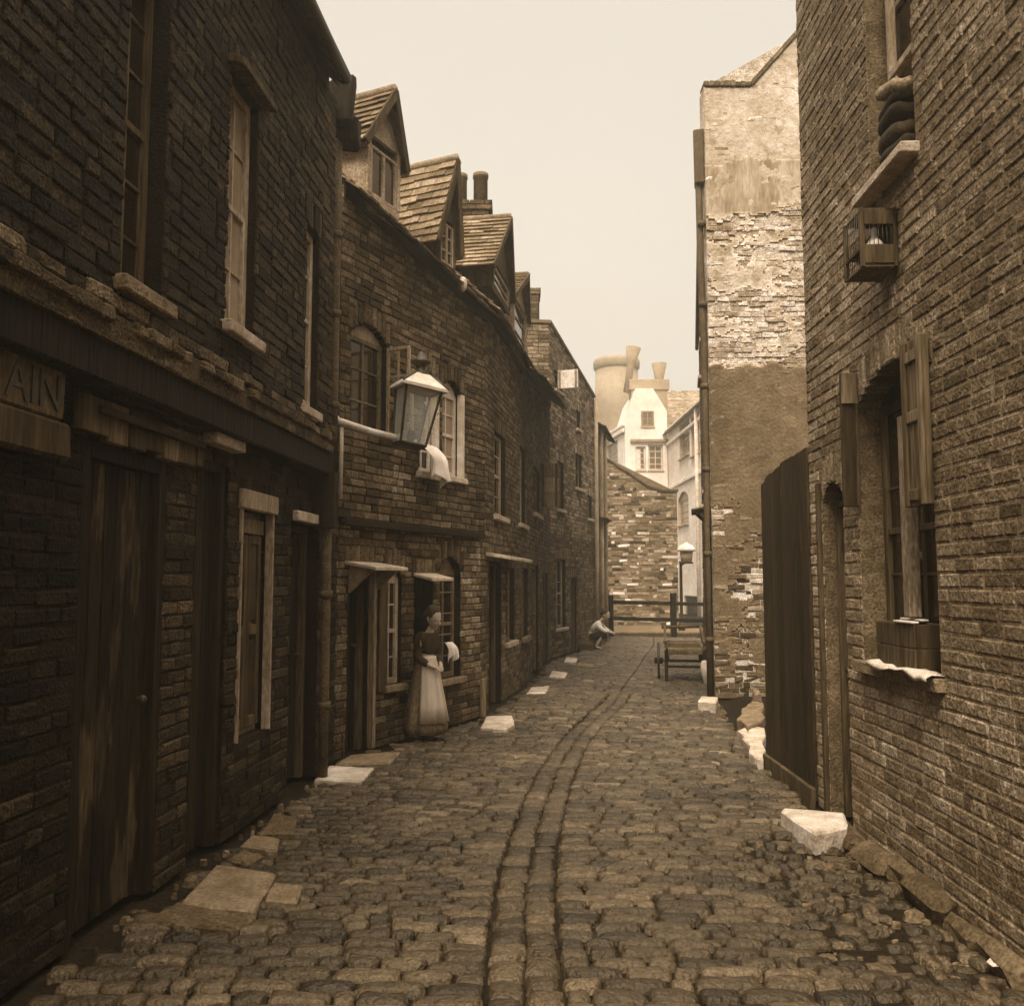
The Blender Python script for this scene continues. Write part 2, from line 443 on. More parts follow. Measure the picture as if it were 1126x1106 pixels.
def hood(F, parent, s0, s1, z, n0=0.0, proj=.32, m='paint_dim', th=.035, drop=.05, brackets=True):
    f = F.pt; mb = MB()
    def fr(a, b, c): return f(a, b, z + c - drop * (b - n0) / proj)
    mb.box(fr, s0, s1, n0 - .02, n0 + proj, 0, th, bev=.006, j=.004)
    if brackets:
        for s in (s0 + .05, s1 - .09):
            V = [f(s, n0, z - .004), f(s, n0 + proj * .8, z - drop * .8 - .004), f(s, n0, z - .26), f(s + .035, n0, z - .004), f(s + .035, n0 + proj * .8, z - drop * .8 - .004), f(s + .035, n0, z - .26)]
            mb.add(V, [[0, 1, 2], [5, 4, 3], [0, 3, 4, 1], [1, 4, 5, 2], [2, 5, 3, 0]], t=.5)
    return mb.build('door_hood', m, parent)

def tile_slope(mb, O, A, B, Nn, w, l, tw=.17, rh=.145, m=0, sag=.0, j=.006):
    """rows of tiles: O top corner, A along the row (unit), B down the slope (unit), Nn surface normal"""
    rows = max(1, int(round(l / rh))); rh = l / rows; cols = max(1, int(round(w / tw))); tw = w / cols
    for r in range(rows):
        wob = [U(-j, j) for _ in range(cols + 2)]
        off = -.5 if r % 2 else 0.0
        for c in range(cols + (1 if off else 0)):
            a0 = max((c + off) * tw, 0); a1 = min((c + 1 + off) * tw - .006, w)
            if a1 - a0 < .02: continue
            b0 = r * rh - .02; b1 = (r + 1) * rh + .02 + wob[c]
            sg = sag * math.sin(PI * (a0 + a1) / 2 / w)
            h0, h1 = .012 - sg, .040 + U(-.006, .010) - sg
            P = lambda a, b, h: O + A * a + B * b + Nn * h
            V = [P(a0, b0, h0 - .012), P(a1, b0, h0 - .012), P(a1, b1, h1 - .02), P(a0, b1, h1 - .02), P(a0, b0, h0), P(a1, b0, h0), P(a1, b1 + U(-j, j), h1), P(a0, b1, h1)]
            mb.add(V, [[3, 2, 1, 0], [4, 5, 6, 7], [0, 1, 5, 4], [1, 2, 6, 5], [2, 3, 7, 6], [3, 0, 4, 7]], m, U(.75, 1.25))

def gable_roof(F, house, s0, s1, ze, n0, ov=.18, run=1.35, rise=1.15, depth=3.2, m='tile_dark', name='roof', so=.05):
    """front slope over the street eave, back slope, closed by a deck; ze function of s"""
    mb = MB(); f = F.pt
    z = lambda s: ze(s) if callable(ze) else ze
    k = rise / run
    a, b = s0 - so, s1 + so
    eL, eR = f(a, n0 + ov, z(a) - ov * k), f(b, n0 + ov, z(b) - ov * k)
    rL, rR = f(a, n0 - run, z(a) + rise), f(b, n0 - run, z(b) + rise)
    A = (rR - rL); w = A.length; A = A.normalized(); B = (eL - rL); l = B.length; B = B.normalized(); Nn = A.cross(B)
    if Nn.z < 0: Nn = -Nn
    tile_slope(mb, rL, A, B, Nn, w, l, m=0)
    bL, bR = f(a, n0 - depth, z(a) + .1), f(b, n0 - depth, z(b) + .1)
    dn = Nn * .012
    mb.quad(eL - dn, eR - dn, rR - dn, rL - dn, 1); mb.quad(rL - dn, rR - dn, bR, bL, 1)
    for (e, r, q, s) in ((eL, rL, bL, s0), (eR, rR, bR, s1)):
        mb.add([f(s, n0, z(s)), f(s, n0 - run, z(s) + rise - .02), f(s, n0 - depth, z(s) + .08), f(s, n0 - depth, z(s) - .05), f(s, n0, z(s) - .05)], [[0, 1, 2, 3, 4]], 1)
    # ridge tiles
    n_ = max(2, int(w / .33))
    for i in range(n_):
        p = rL + A * (w * i / n_); q = rL + A * (w * (i + 1) / n_ - .012)
        mb.tube([p, q], .075, 8, 0, U(.8, 1.2))
    # eaves board + gutter
    mb.box(lambda x, y, c: F.pt(x, y, z(x) + c), s0, s1, n0 + .005, n0 + .03, -.16, -.01, 1, .8)
    return mb.build(name, [m, 'wood_dark'], house)

def dormer(F, house, s0, s1, z0, ze, zr, L=1.5, n0=.02, cols=2, rows=1, fm='paint', chk='cheek', tm='tile', ov=.10, label=None, win=(.06, .06, .16, .02), gm='glass'):
    f = F.pt; mb = MB(); c = (s0 + s1) / 2
    for s, t in ((s0, 1), (s1, 1)):
        e = .03 if s == s0 else -.03
        mb.box(f, s, s + e, n0 - L, n0, z0, ze, 0, bev=.004)
    # front: apron, posts, gable triangle
    wa, wb, wc, wd = win
    x0, x1, y0, y1 = s0 + wa, s1 - wb, z0 + wc, ze - wd
    mb.box(f, s0, s1, n0 + .001, n0 + .022, z0 - .04, y0, 0)
    mb.box(f, s0, x0, n0 + .001, n0 + .03, y0, ze, 0); mb.box(f, x1, s1, n0 + .001, n0 + .03, y0, ze, 0)
    V = [f(s0, n0 + .02, ze), f(s1, n0 + .02, ze), f(c, n0 + .02, zr), f(s0, n0 - .02, ze), f(s1, n0 - .02, ze), f(c, n0 - .02, zr)]
    mb.add(V, [[0, 1, 2], [5, 4, 3], [0, 2, 5, 3], [1, 4, 5, 2], [0, 3, 4, 1]], 0)
    # cheek weatherboard line
    mb.add([f(s0 - .008, n0 - .02, z0 + .12), f(s0 - .008, n0 - L, z0 + .12 + L * .62), f(s0 - .008, n0 - L, z0 + .15 + L * .62), f(s0 - .008, n0 - .02, z0 + .15)], [[0, 1, 2, 3]], 0, .3)
    d = mb.build('dormer', chk, house)
    if label: d['label'] = label
    mb = MB()
    hw = (s1 - s0) / 2 + ov; sl = (zr - ze) / ((s1 - s0) / 2); drop = ov * sl
    for sg in (-1, 1):
        top = f(c, n0 + .15, zr + .02); bot = f(c + sg * hw, n0 + .06, ze - drop + .02)
        B = bot - top; l = B.length; B = B.normalized(); A = -F.N; Nn = A.cross(B)
        if Nn.z < 0: Nn = -Nn
        tile_slope(mb, top, A, B, Nn, L + .1, l, tw=.21, rh=.095, m=0, j=.010)
        q = Nn * .02
        mb.quad(top - q, top + A * (L + .1) - q, bot + A * (L + .1) - q, bot - q, 1)
        # bargeboard
        def fr(a, b, z, top=top, B=B, Nn=Nn): return top + B * a + F.N * b + Nn * z
        mb.box(fr, .0, l, .0, .022, -.055, .03, 1)
    mb.tube([f(c, n0 + .15, zr + .04), f(c, n0 - L, zr + .04)], .05, 8, 0)
    mb.build('dormer_roof', [tm, 'wood_worn'], d)
    mb = MB(); a, b = n0 - .03, n0 + .02; fw = .03
    mb.box(f, x0, x0 + fw, a, b, y0, y1); mb.box(f, x1 - fw, x1, a, b, y0, y1); mb.box(f, x0 + fw, x1 - fw, a, b, y1 - fw, y1); mb.box(f, x0 + fw, x1 - fw, a, b, y0, y0 + fw)
    for i in range(1, cols):
        x = x0 + (x1 - x0) * i / cols; mb.box(f, x - .02, x + .02, a, b, y0 + fw, y1 - fw)
    for i in range(1, rows):
        z = y0 + (y1 - y0) * i / rows; mb.box(f, x0 + fw, x1 - fw, a + .01, b - .01, z - .01, z + .01, bev=.002)
    mb.build('dormer_window', fm, d)
    mb = MB(); mb.box(f, x0 + .02, x1 - .02, n0 - .012, n0 - .006, y0 + .02, y1 - .02, bev=.0005); mb.build('pane', gm, d)
    return d

def chimney(parent, c, sx, sy, z0, z1, mats=('brick_b', 'mortar_b'), pots=(), rz=0, pm='pot', potr=.10, poth=.5):
    fr = frame_at((c[0], c[1], 0), rz); mb = MB()
    mb.box(fr, -sx + .006, sx - .006, -sy + .006, sy - .006, z0, z1, 1)
    z = z0; r = 0
    while z < z1 - .03:
        ex = .03 if z > z1 - .19 else 0
        for (ax, hw, hd) in ((0, sx + ex, sy + ex), (1, sy + ex, sx + ex)):
            for sg in (-1, 1):
                x = -hw + (.0 if r % 2 else -.11)
                while x < hw:
                    a, b = max(x, -hw), min(x + .21, hw)
                    if b - a > .03:
                        if ax == 0: mb.box(fr, a, b, sg * hd, sg * (hd - .03), z, z + .065, 0, U(.75, 1.25), bev=.005)
                        else: mb.box(fr, sg * hd, sg * (hd - .03), a, b, z, z + .065, 0, U(.75, 1.25), bev=.005)
                    x += .22
        z += .075; r += 1
    st = mb.build('chimney_stack', list(mats), parent)
    for (px, py, r_, h_) in pots:
        p = MB(); o = fr(px, py, z1 - .01)
        p.lathe([(r_ * 1.02, 0), (r_ * 1.0, h_ * .86), (r_ * 1.12, h_ * .87), (r_ * 1.12, h_), (r_ * .85, h_), (r_ * .8, h_ * .6)], o, 18)
        p.build('chimney_pot', pm, st)
    return st

# ================================================================= THE PLACE
# ---- line of the left-hand and right-hand building fronts
LEFTP = [(-2.45, -2), (-1.577, 8.25), (-1.6, 8.38), (-.375, 11.03), (.125, 13.9), (.81, 19.3), (2.16, 23.5), (2.75, 26.4), (3.1, 32)]
RIGHTP = [(2.02, -2), (2.2, 6.7), (2.22, 8.05), (2.45, 9.5), (2.84, 12.8), (4.6, 22), (5.6, 27), (6.6, 32)]
def interp(P, y):
    for (a, b), (c, d) in zip(P, P[1:]):
        if y <= d: return a + (c - a) * (y - b) / (d - b)
    return P[-1][0]
CENTRE = [(.02, -3), (.07, 2), (.08, 4), (.12, 6), (.3, 7.8), (.95, 10.7), (1.45, 13), (2.1, 16), (2.9, 20), (3.7, 24), (4.3, 28)]

# ---- ground and road
mb = MB(); G = 40
def ring(z): return [(-260, -60), (260, -60), (260, 420), (-260, 420)]
mb.add([Vector((x, y, -.075)) for x, y in ring(0)], [[0, 1, 2, 3]])
tag(mb.build('ground', 'dirt'), None, None, kind='structure')
mb = MB()
def smooth_centre(d):
    return sum(interp(CENTRE, d + k * .4) for k in (-2, -1, 0, 1, 2)) / 5
def zroad(w, d): return -.012 * math.exp(-(w / .45) ** 2) + .012 * math.sin(d * 1.3 + w * 2.1) + .01 * math.sin(d * .5 - w * 1.2)
def sett(cx, cy, dx, dy, L, Wd, h, t):
    """one rounded stone: L across the street (dir dx,dy), Wd along it"""
    vs = []; px, py = -dy, dx; A_ = (-1, -.94, -.72, -.25, .25, .72, .94, 1); B_ = (-1, -.86, -.45, 0, .45, .86, 1); nx, ny = 7, 6
    tl = [U(-.005, .005) for _ in range(2)]; ph = U(0, 6); dome = U(.002, .008); sk = U(-.06, .06); tp = U(-.10, .10)
    chip = [U(0, 1) ** 3 for _ in range(4)]
    for j, b in enumerate(B_):
        for i, a in enumerate(A_):
            ei, ej = min(i, nx - i), min(j, ny - j)
            z = h - dome * (a * a + b * b) + tl[0] * a + tl[1] * b + .0025 * math.sin(ph + a * 4 + b * 3) + U(-.0012, .0012)
            c_ = chip[(a > 0) * 2 + (b > 0)] if (ei <= 1 and ej <= 1) else 0
            if ei == 0 or ej == 0: z -= .036
            elif ei == 1 or ej == 1: z -= U(.002, .007) + .010 * c_
            r_ = 1 - (.03 if ei <= 1 and ej <= 1 else 0) - .10 * c_
            e_ = .003 if ei <= 1 or ej <= 1 else .0
            x = a * L / 2 * r_ * (1 + tp * b) + U(-e_, e_) + sk * b * Wd / 2; y = b * Wd / 2 * r_ + U(-e_, e_) + .004 * math.sin(ph * 2 + a * 2.5)
            vs.append(Vector((cx + dx * x + px * y, cy + dy * x + py * y, z)))
    fs = [[j * (nx + 1) + i, j * (nx + 1) + i + 1, (j + 1) * (nx + 1) + i + 1, (j + 1) * (nx + 1) + i] for j in range(ny) for i in range(nx)]
    mb.add(vs, fs, 0, t, True)
d = 1.2; row = 0; rt = 1.0
while d < 27:
    rt = U(.75, 1.25); pitch = U(.078, .118) * (1.0 if d < 14 else 1.15)
    cx = smooth_centre(d); sl = (smooth_centre(d + .3) - smooth_centre(d - .3)) / .6
    q = math.hypot(1, sl); dx, dy = 1 / q, -sl / q
    for side in (-1, 1):
        w = (.152 + U(0, .012) + side * .035 * math.sin(d * 1.1)) if d < 13.5 else .0
        tilt = .05 * math.sin(d * .9 + side) + .025 * math.sin(d * 2.3)
        while w < 3.4:
            L = U(.15, .29) if RND.random() < .75 else U(.09, .15)
            wc = side * (w + L / 2)
            bend = (-.10 * wc if side < 0 else .03 * wc) + tilt * wc + .04 * math.sin(wc * 2.2 + d * .7)
            x = cx + dx * wc; y = d + dy * wc + bend
            if x - L * .42 > interp(LEFTP, y) + .03 and x + L * .42 < interp(RIGHTP, y) - .02 and y < 27:
                small = (x > 1.35 and y < 5.9)
                ph = zroad(wc, y)
                if not small:
                    sett(x, y, dx, dy + tilt * .5, L - .008, pitch - .006, .008 + ph + U(-.006, .006), rt * U(.6, 1.4) * (1.6 if RND.random() < .06 else 1))
                else:
                    for kk in range(2):
                        if RND.random() < .85: sett(x + (kk - .5) * L * .5, y + U(-.03, .03), dx, dy + U(-.25, .25), L * .5 - .008, pitch * U(.8, 1.05) - .006, ph - .005 + U(-.02, .018), U(.6, 1.25))
            w += L
    d += pitch; row += 1
# the two gutter courses running along the middle
for off in (-.077, .077):
    d = 1.2
    while d < 13.6:
        L = U(.10, .21); c = d + L / 2
        cx = smooth_centre(c); sl = (smooth_centre(c + .3) - smooth_centre(c - .3)) / .6; q = math.hypot(1, sl)
        wob = .035 * math.sin(c * 1.1) + U(-.006, .006)
        sett(cx + off * U(.92, 1.1) + wob, c, sl / q, 1 / q, L - .008, .155 + U(-.022, .012), -.008 + U(-.010, .008), U(.8, 1.15)); d += L
tag(mb.build('cobbled_road', 'sett'), None, None, kind='structure')
mb = MB(); d = .8; NW = 24; rows_ = []
while d < 28.5:
    x0, x1 = interp(LEFTP, d) - .35, interp(RIGHTP, d) + .35
    rows_.append([Vector((x0 + (x1 - x0) * k / NW, d, zroad(x0 + (x1 - x0) * k / NW - smooth_centre(d), d) - .032 + U(-.006, .006))) for k in range(NW + 1)]); d += .16
vs = [p for r_ in rows_ for p in r_]
mb.add(vs, [[i * (NW + 1) + k, i * (NW + 1) + k + 1, (i + 1) * (NW + 1) + k + 1, (i + 1) * (NW + 1) + k] for i in range(len(rows_) - 1) for k in range(NW)], sm=True)
tag(mb.build('road_bed', 'dirt'), None, None, kind='structure')
# loose rubble swept against the walls
mb = MB()
def pebble(x, y, r, z=0.0, t=1.0):
    n = 7; vs = []; fs = []
    a0 = U(0, 6)
    for k in range(n):
        w = a0 + 2 * PI * k / n; rr = r * U(.7, 1.15); vs.append(Vector((x + rr * math.cos(w), y + rr * math.sin(w) * .8, z - .03)))
    for k in range(n):
        w = a0 + 2 * PI * k / n; rr = r * U(.5, .75); vs.append(Vector((x + rr * math.cos(w), y + rr * math.sin(w) * .8, z + r * U(.10, .35))))
    vs.append(Vector((x, y, z + r * U(.3, .5))))
    fs = [[k, (k + 1) % n, n + (k + 1) % n, n + k] for k in range(n)] + [[n + k, n + (k + 1) % n, 2 * n] for k in range(n)]
    mb.add(vs, fs, 0, t)
for k in range(520):
    y = U(2.4, 12) if k % 3 else U(3, 6.3)
    if k % 3 == 0: x = interp(RIGHTP, y) - abs(RND.gauss(0, .33)) - .03
    elif k % 3 == 1: x = interp(LEFTP, y) + abs(RND.gauss(0, .22)) + .02
    else:
        y = U(7.5, 13); x = interp(RIGHTP, y) - abs(RND.gauss(0, .5))
    pebble(x, y, U(.010, .034) * (1.8 if RND.random() < .1 else 1), -.012, U(.5, 1.9))
tag(mb.build('loose_rubble', 'kerb'), None, None, kind='stuff')

# ================================================================= HOUSE A (foreground left)
FA = Facade((-2.448, -2), (-1.577, 8.25), 1)
def A_s(u, n=0): return FA.hit(u, 640, n)[0]
hA = thing('jettied_house', (-2.6, 4, 0), 'dark sooty brick house with overhanging upper storey, nearest on the left', 'house')
dr1 = (A_s(88), A_s(181), .0, FA.hit(140, 497)[1])
dr2 = (A_s(213), A_s(250), .0, FA.hit(232, 505)[1])
wn1 = FA.rect(262, 298, 280, 562, 808)
dr3 = (A_s(320), A_s(351), .0, FA.hit(336, 577)[1])
JZ = 2.46
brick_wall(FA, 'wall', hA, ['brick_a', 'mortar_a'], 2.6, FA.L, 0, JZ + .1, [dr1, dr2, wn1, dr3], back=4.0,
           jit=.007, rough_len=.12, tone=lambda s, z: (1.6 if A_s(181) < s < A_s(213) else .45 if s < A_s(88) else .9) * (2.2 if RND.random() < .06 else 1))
UP = .16; AS1 = FA.hit(366, 400, UP)[0]
uw1 = FA.rect(139, 186, 160, -60, 322, UP); uw2 = FA.rect(251, 283, 266, 92, 366, UP); uw3 = FA.rect(336, 351, 343, 250, 450, UP)
EA = FA.hit(368, 78, UP + .1)[1] + .05
def toneA(s, z): return (1.9 if z < 2.86 else 1.0) * (1.0 + .5 * max(0, (s - 7.6) / 2)) * (1.0 + .6 * max(0, RND.random() - .93) * 10)  # lowest courses lighter: the lit ledge is put into the brick tone
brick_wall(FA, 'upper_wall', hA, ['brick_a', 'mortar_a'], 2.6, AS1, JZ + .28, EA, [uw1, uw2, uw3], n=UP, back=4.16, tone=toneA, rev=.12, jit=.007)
mb = MB(); f = FA.pt
mb.box(f, 2.6, AS1 + .10, -.02, UP - .015, JZ + .02, JZ + .272, bev=.012)
mb.box(f, AS1 + .02, AS1 + .12, 0, UP + .03, JZ - .42, JZ + .05, t=1.2)
mb.build('jetty_beam', 'wood_dark', hA)
# ragged projecting brick course over the jetty
mb = MB(); mb.box(f, 2.6, AS1, UP - .03, UP + .012, JZ + .20, JZ + .335, t=.6)
for (za, zb_, pr) in ((.205, .27, .012), (.28, .345, .035), (.355, .42, .018)):
    s = 2.6
    while s < AS1:
        w = U(.09, .23)
        if RND.random() < .88: mb.box(f, s, s + w - .012, UP - .012, UP + pr * U(.6, 1.4), JZ + za, JZ + zb_ + U(-.01, .008), t=U(.4, 1.2), bev=.010, j=.006)
        s += w
mb.build('string_course', 'brick_b', hA)
window(FA, hA, *uw1, n=UP, rec=.10, cols=2, rows=6, fm='wood_worn', label='bare dark sash window nearest the camera', sill='sill_dim')
window(FA, hA, *uw2, n=UP, rec=.06, cols=2, rows=4, fm='paint', gm='glass_pale', label='tall sash window with pale upper panes', sill='sill', fw=.06)
window(FA, hA, *uw3, n=UP, rec=.06, cols=1, rows=4, fm='paint', label='narrow sash window beside the drainpipe', sill='sill', fw=.06, sillp=.03)
# sloping drip board above the middle window
mb = MB(); mb.box(lambda a, b, c: f(a, b, uw2[3] + .02 + c - .25 * (b - UP)), uw2[0] - .06, uw2[1] + .06, UP - .01, UP + .10, 0, .05, bev=.006); mb.build('drip_board', 'wood_worn', hA)
door(FA, hA, *dr1, rec=.06, planks=6, dm='wood_door', fm='wood_dark', fw=.07, label='wide ledged plank door with peeling pale paint')
door(FA, hA, *dr2, rec=.08, planks=3, dm='wood_dark', fm='wood_dark', label='dark narrow plank door beside a brick pier', handle=False)
door(FA, hA, *dr3, rec=.16, planks=3, dm='wood_dark', fm='wood_worn', label='recessed plank door near the drainpipe')
# fascia boards over the wide door
mb = MB(); a, b = dr1[0] - .12, A_s(211); z0, z1 = dr1[3] + .02, JZ - .02
s = a
while s < b:
    w = min(U(.16, .3), b - s)
    mb.box(f, s, s + w - .006, .005, .045 + U(0, .012), z0 + U(-.03, .02), z1 - U(0, .02), t=U(.6, 1.7)); s += w
mb.box(f, a + .1, b - .05, .06, .085, z0 + .10, z0 + .14, t=.35); mb.box(f, a + .2, b - .1, .06, .08, z0 + .2, z0 + .225, t=.4)
mb.build('fascia_board', 'wood_worn', hA)
mb = MB(); mb.box(f, A_s(217), A_s(250), .005, .10, FA.hit(235, 492)[1], FA.hit(235, 482)[1] + .02, bev=.006); mb.build('door_hood', 'sill', hA)
mb = MB(); mb.box(f, wn1[0] - .03, wn1[1] + .03, -.02, .03, wn1[3] + .0, wn1[3] + .13, bev=.008); mb.build('lintel', 'paint', hA)
mb = MB(); mb.box(f, dr3[0] - .02, dr3[1] - .05, .004, .06, dr3[3] + .01, dr3[3] + .09, bev=.008); mb.build('lintel', 'sill', hA)
# closed shutters of the ground floor window
w = window(FA, hA, *wn1, rec=.10, cols=2, rows=2, fm='paint', label='ground floor window shut behind two plank shutters', sill=None)
a, b, z0, z1 = wn1
for k in range(2):
    mb = MB(); x0 = a + .05 + k * (b - a - .1) / 2; x1 = x0 + (b - a - .1) / 2 - .012
    for (p, q) in ((z0 + .05, z0 + .06 + (z1 - z0) * .40), (z0 + .10 + (z1 - z0) * .42, z1 - .16)):
        mb.box(f, x0 + .05, x1 - .05, -.095, -.075, p + .03, q - .03, t=.55)
    for (p, q) in ((x0, x0 + .055), (x1 - .055, x1)): mb.box(f, p, q, -.098, -.06, z0 + .05, z1 - .16, t=1.3)
    for zz in (z0 + .05, z0 + .05 + (z1 - z0) * .41, z1 - .22): mb.box(f, x0 + .056, x1 - .056, -.098, -.062, zz, zz + .07, t=1.2)
    mb.build('shutter', 'wood_worn', hA)
mb = MB(); mb.box(f, a + .05, b - .05, -.09, -.05, z1 - .15, z1 - .05, t=1.2); mb.build('shutter_head', 'paint_dim', hA)
for x0, x1 in ((a - .01, a + .035), (b - .035, b + .01)):
    mb = MB(); mb.box(f, x0 + .012, x1 - .012, -.05, .012, z0, z1, bev=.004); mb.build('window_post', 'paint', hA)
RA = AS1 - .34
gable_roof(FA, hA, 2.6, RA, EA, UP, ov=.12, run=2.0, rise=2.0, depth=4.1, so=.0)
mb = MB(); pts = [FA.pt(2.6 + k * (RA - 2.6) / 12, UP + .17, EA - .05 - .02 * k / 12 + U(-.008, .008)) for k in range(13)]
mb.tube(pts, .05, 8); mb.build('gutter', 'iron', hA)
# soot-black boarding end of the eave, hanging lower over the corner
mb = MB(); s = FA.hit(372, 110, .12)[0]; zz = FA.hit(376, 150, .12)[1]
mb.box(f, s - .12, s + .02, UP - .1, UP + .11, zz + .02, zz + .42, bev=.03, j=.03); mb.box(f, s + .02, s + .16, UP - .14, UP + .10, zz - .12, zz + .12, bev=.03, j=.03, t=.8)
mb.build('rain_hopper', 'wood_dark', hA)
mb = MB(); s = FA.hit(369, 300, .10)[0]
mb.tube([FA.pt(s, .10, z) for z in (2.75, 3.2, 3.9, 4.6, zz)], .042, 12); mb.tube([FA.pt(s - .12, .10, z) for z in (.02, .8, 1.6, 2.2)], .04, 12)
for z in (3.1, 3.9, 4.6, .6, 1.5): mb.tube([FA.pt(s - (.12 if z < 2.3 else 0), .10, z - .03), FA.pt(s - (.12 if z < 2.3 else 0), .10, z + .03)], .055, 12)
mb.build('drainpipe', 'lead', hA)

# ---- signboard at the left edge
sg = thing('shop_sign', FA.pt(A_s(20), .07, FA.hit(20, 430)[1]), 'weathered pale signboard with dark lettering, left of the wide plank door', 'sign')
mb = MB(); sa, sb, z0, z1 = A_s(-60), A_s(48), FA.hit(30, 455)[1], FA.hit(30, 398)[1]
mb.box(f, sa, sb, .03, .06, z0, z1, bev=.008, j=.004); mb.build('board', 'paint_dim', sg)
mb = MB(); mb.box(f, sa, sb + .03, .02, .085, z0 - .17, z0 - .005, bev=.015, j=.008); mb.build('ledge', 'wood_worn', sg)
cu = bpy.data.curves.new('lettering', 'FONT'); cu.body = 'AIN'; cu.size = (z1 - z0) * 1.05; cu.extrude = .004; cu.align_x = 'RIGHT'
to = bpy.data.objects.new('tmp', cu); C.objects.link(to); bpy.context.view_layer.update()
me = bpy.data.meshes.new_from_object(to.evaluated_get(bpy.context.evaluated_depsgraph_get())); bpy.data.objects.remove(to)
me.materials.clear(); me.materials.append(M['iron'])
X = Matrix((FA.T.to_4d(), Vector((0, 0, 1, 0)), FA.N.to_4d(), (0, 0, 0, 1))).transposed(); X = X.to_3x3().to_4x4()
for k in range(3): X[0][k], X[1][k], X[2][k] = [(FA.T, Vector((0, 0, 1)), FA.N)[k][q] for q in range(3)]
me.transform(Matrix.Translation(FA.pt(sb - .03, .064, z0 + (z1 - z0) * .14)) @ X)
a_ = me.attributes.new('tone', 'FLOAT', 'POINT'); a_.data.foreach_set('value', [1.0] * len(me.vertices))
lo = bpy.data.objects.new('lettering', me); C.objects.link(lo); attach(lo, sg)

# ================================================================= HOUSE B
FB = Facade((-1.6, 8.38), (-.375, 11.03), 1)
hB = thing('terraced_house', (-1.9, 10, 0), 'brick cottage with two dormers and arched upper windows, behind the wall lantern', 'house', 'cottages on the left side')
f = FB.pt; UB = .06
def B_s(u, n=0): return FB.hit(u, 640, n)[0]
ze0 = FB.hit(374, 196, UB)[1]; ze1 = FB.hit(530, 338, UB)[1]
def zB(s): return ze0 + (ze1 - ze0) * s / FB.L
d1 = (B_s(383), B_s(409), 0, FB.hit(396, 624)[1])
w1 = FB.rect(424, 442, 433, 636, 752) + (.10,)
d2 = (B_s(456), B_s(477), 0, FB.hit(466, 636)[1])
w2 = FB.rect(484, 507, 496, 628, 745) + (.16,)
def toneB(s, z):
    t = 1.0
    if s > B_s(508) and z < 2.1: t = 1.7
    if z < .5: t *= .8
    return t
STR = 2.2
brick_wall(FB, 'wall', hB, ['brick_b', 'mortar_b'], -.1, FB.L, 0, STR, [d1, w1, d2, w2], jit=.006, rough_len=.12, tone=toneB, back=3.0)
u1 = FB.rect(386, 426, 405, 372, 476, UB) + (.14,)
u2 = FB.rect(461, 480, 470, 420, 520, UB) + (.12,)
u3 = FB.rect(487, 508, 497, 432, 524, UB) + (.14,)
def toneBu(s, z):
    q = FB.pt(s, UB, z)
    for (a, b, v0, v1) in ((380, 398, 470, 500), (421, 437, 486, 545), (430, 447, 520, 550)):
        if B_s(a) < s < B_s(b) and FB.hit((a + b) / 2, v1)[1] < z < FB.hit((a + b) / 2, v0)[1]: return 2.3
    return 1.0
brick_wall(FB, 'upper_wall', hB, ['brick_b', 'mortar_b'], -.1, FB.L, STR, lambda s: zB(s), [u1, u2, u3], jit=.006, rough_len=.12, n=UB, tone=toneBu, back=3.06)
door(FB, hB, *d1, rec=.14, planks=3, dm='wood_dark', fm='wood_worn', label='dark plank door under the first hood')
door(FB, hB, *d2, rec=.55, planks=3, dm='wood_dark', fm='wood_dark', label='open dark doorway where the figure stands', handle=False)
hood(FB, hB, d1[0] - .05, d1[1] + .12, d1[3] + .02, proj=.34, m='sill')
hood(FB, hB, d2[0] - .02, d2[1] + .05, d2[3] + .02, proj=.22, m='sill', brackets=False)
window(FB, hB, *w1[:4], rec=.05, cols=2, rows=4, fm='paint', arch=.10, sill='sill_dim', label='small arched window right of the first door', fw=.05)
window(FB, hB, *w2[:4], rec=.09, cols=2, rows=5, fm='paint_dim', arch=.16, sill='sill_dim', label='arched window right of the open doorway', panel='paint_dim')
mb = MB(); mb.box(f, w1[0] - .16, w1[0] - .015, .002, .035, w1[2] - .05, w1[3] + .02); mb.build('side_board', 'wood_worn', hB)
for q in ((d1[1] - .03, d1[1] + .02, -.02, .05, .02, d1[3] - .02), (d2[0] - .05, d2[0] - .005, .0, .045, .0, .6), (B_s(528), B_s(531), .0, .05, 0, .45)):
    mb = MB(); mb.box(f, *q, t=3.0); mb.build('door_post', 'wood_worn', hB)
window(FB, hB, *u1[:4], n=UB, rec=.07, cols=2, rows=3, fm='paint_dim', arch=.14, sill=None, label='arched upper window with its casement swung open', meet=False)
# the open casement
mb = MB(); s_, zA, zT = u1[1] - .01, u1[2] + .02, u1[3] - .02; W_ = .27
fr = lambda a, b, c: f(s_ + b, UB + a, c)
for (a0, a1, c0, c1) in ((0, .03, zA, zT), (W_ - .03, W_, zA, zT), (.03, W_ - .03, zA, zA + .035), (.03, W_ - .03, zT - .035, zT)): mb.box(fr, a0, a1, -.015, .015, c0, c1)
for k in (1, 2): mb.box(fr, .03, W_ - .03, -.008, .008, zA + (zT - zA) * k / 3 - .008, zA + (zT - zA) * k / 3 + .008, bev=.002)
mb.box(fr, W_ / 2 - .01, W_ / 2 + .01, -.009, .009, zA + .035, zT - .035, bev=.002)
cs = mb.build('open_casement', 'paint', hB)
mb = MB(); mb.box(fr, .02, W_ - .02, -.003, .003, zA + .02, zT - .02, bev=.0005); mb.build('pane', 'clear', cs)
window(FB, hB, *u2[:4], n=UB, rec=.07, cols=2, rows=4, fm='paint_white', arch=.12, sill='sill', label='arched upper window partly behind the lantern', fw=.05, panel='paint_white')
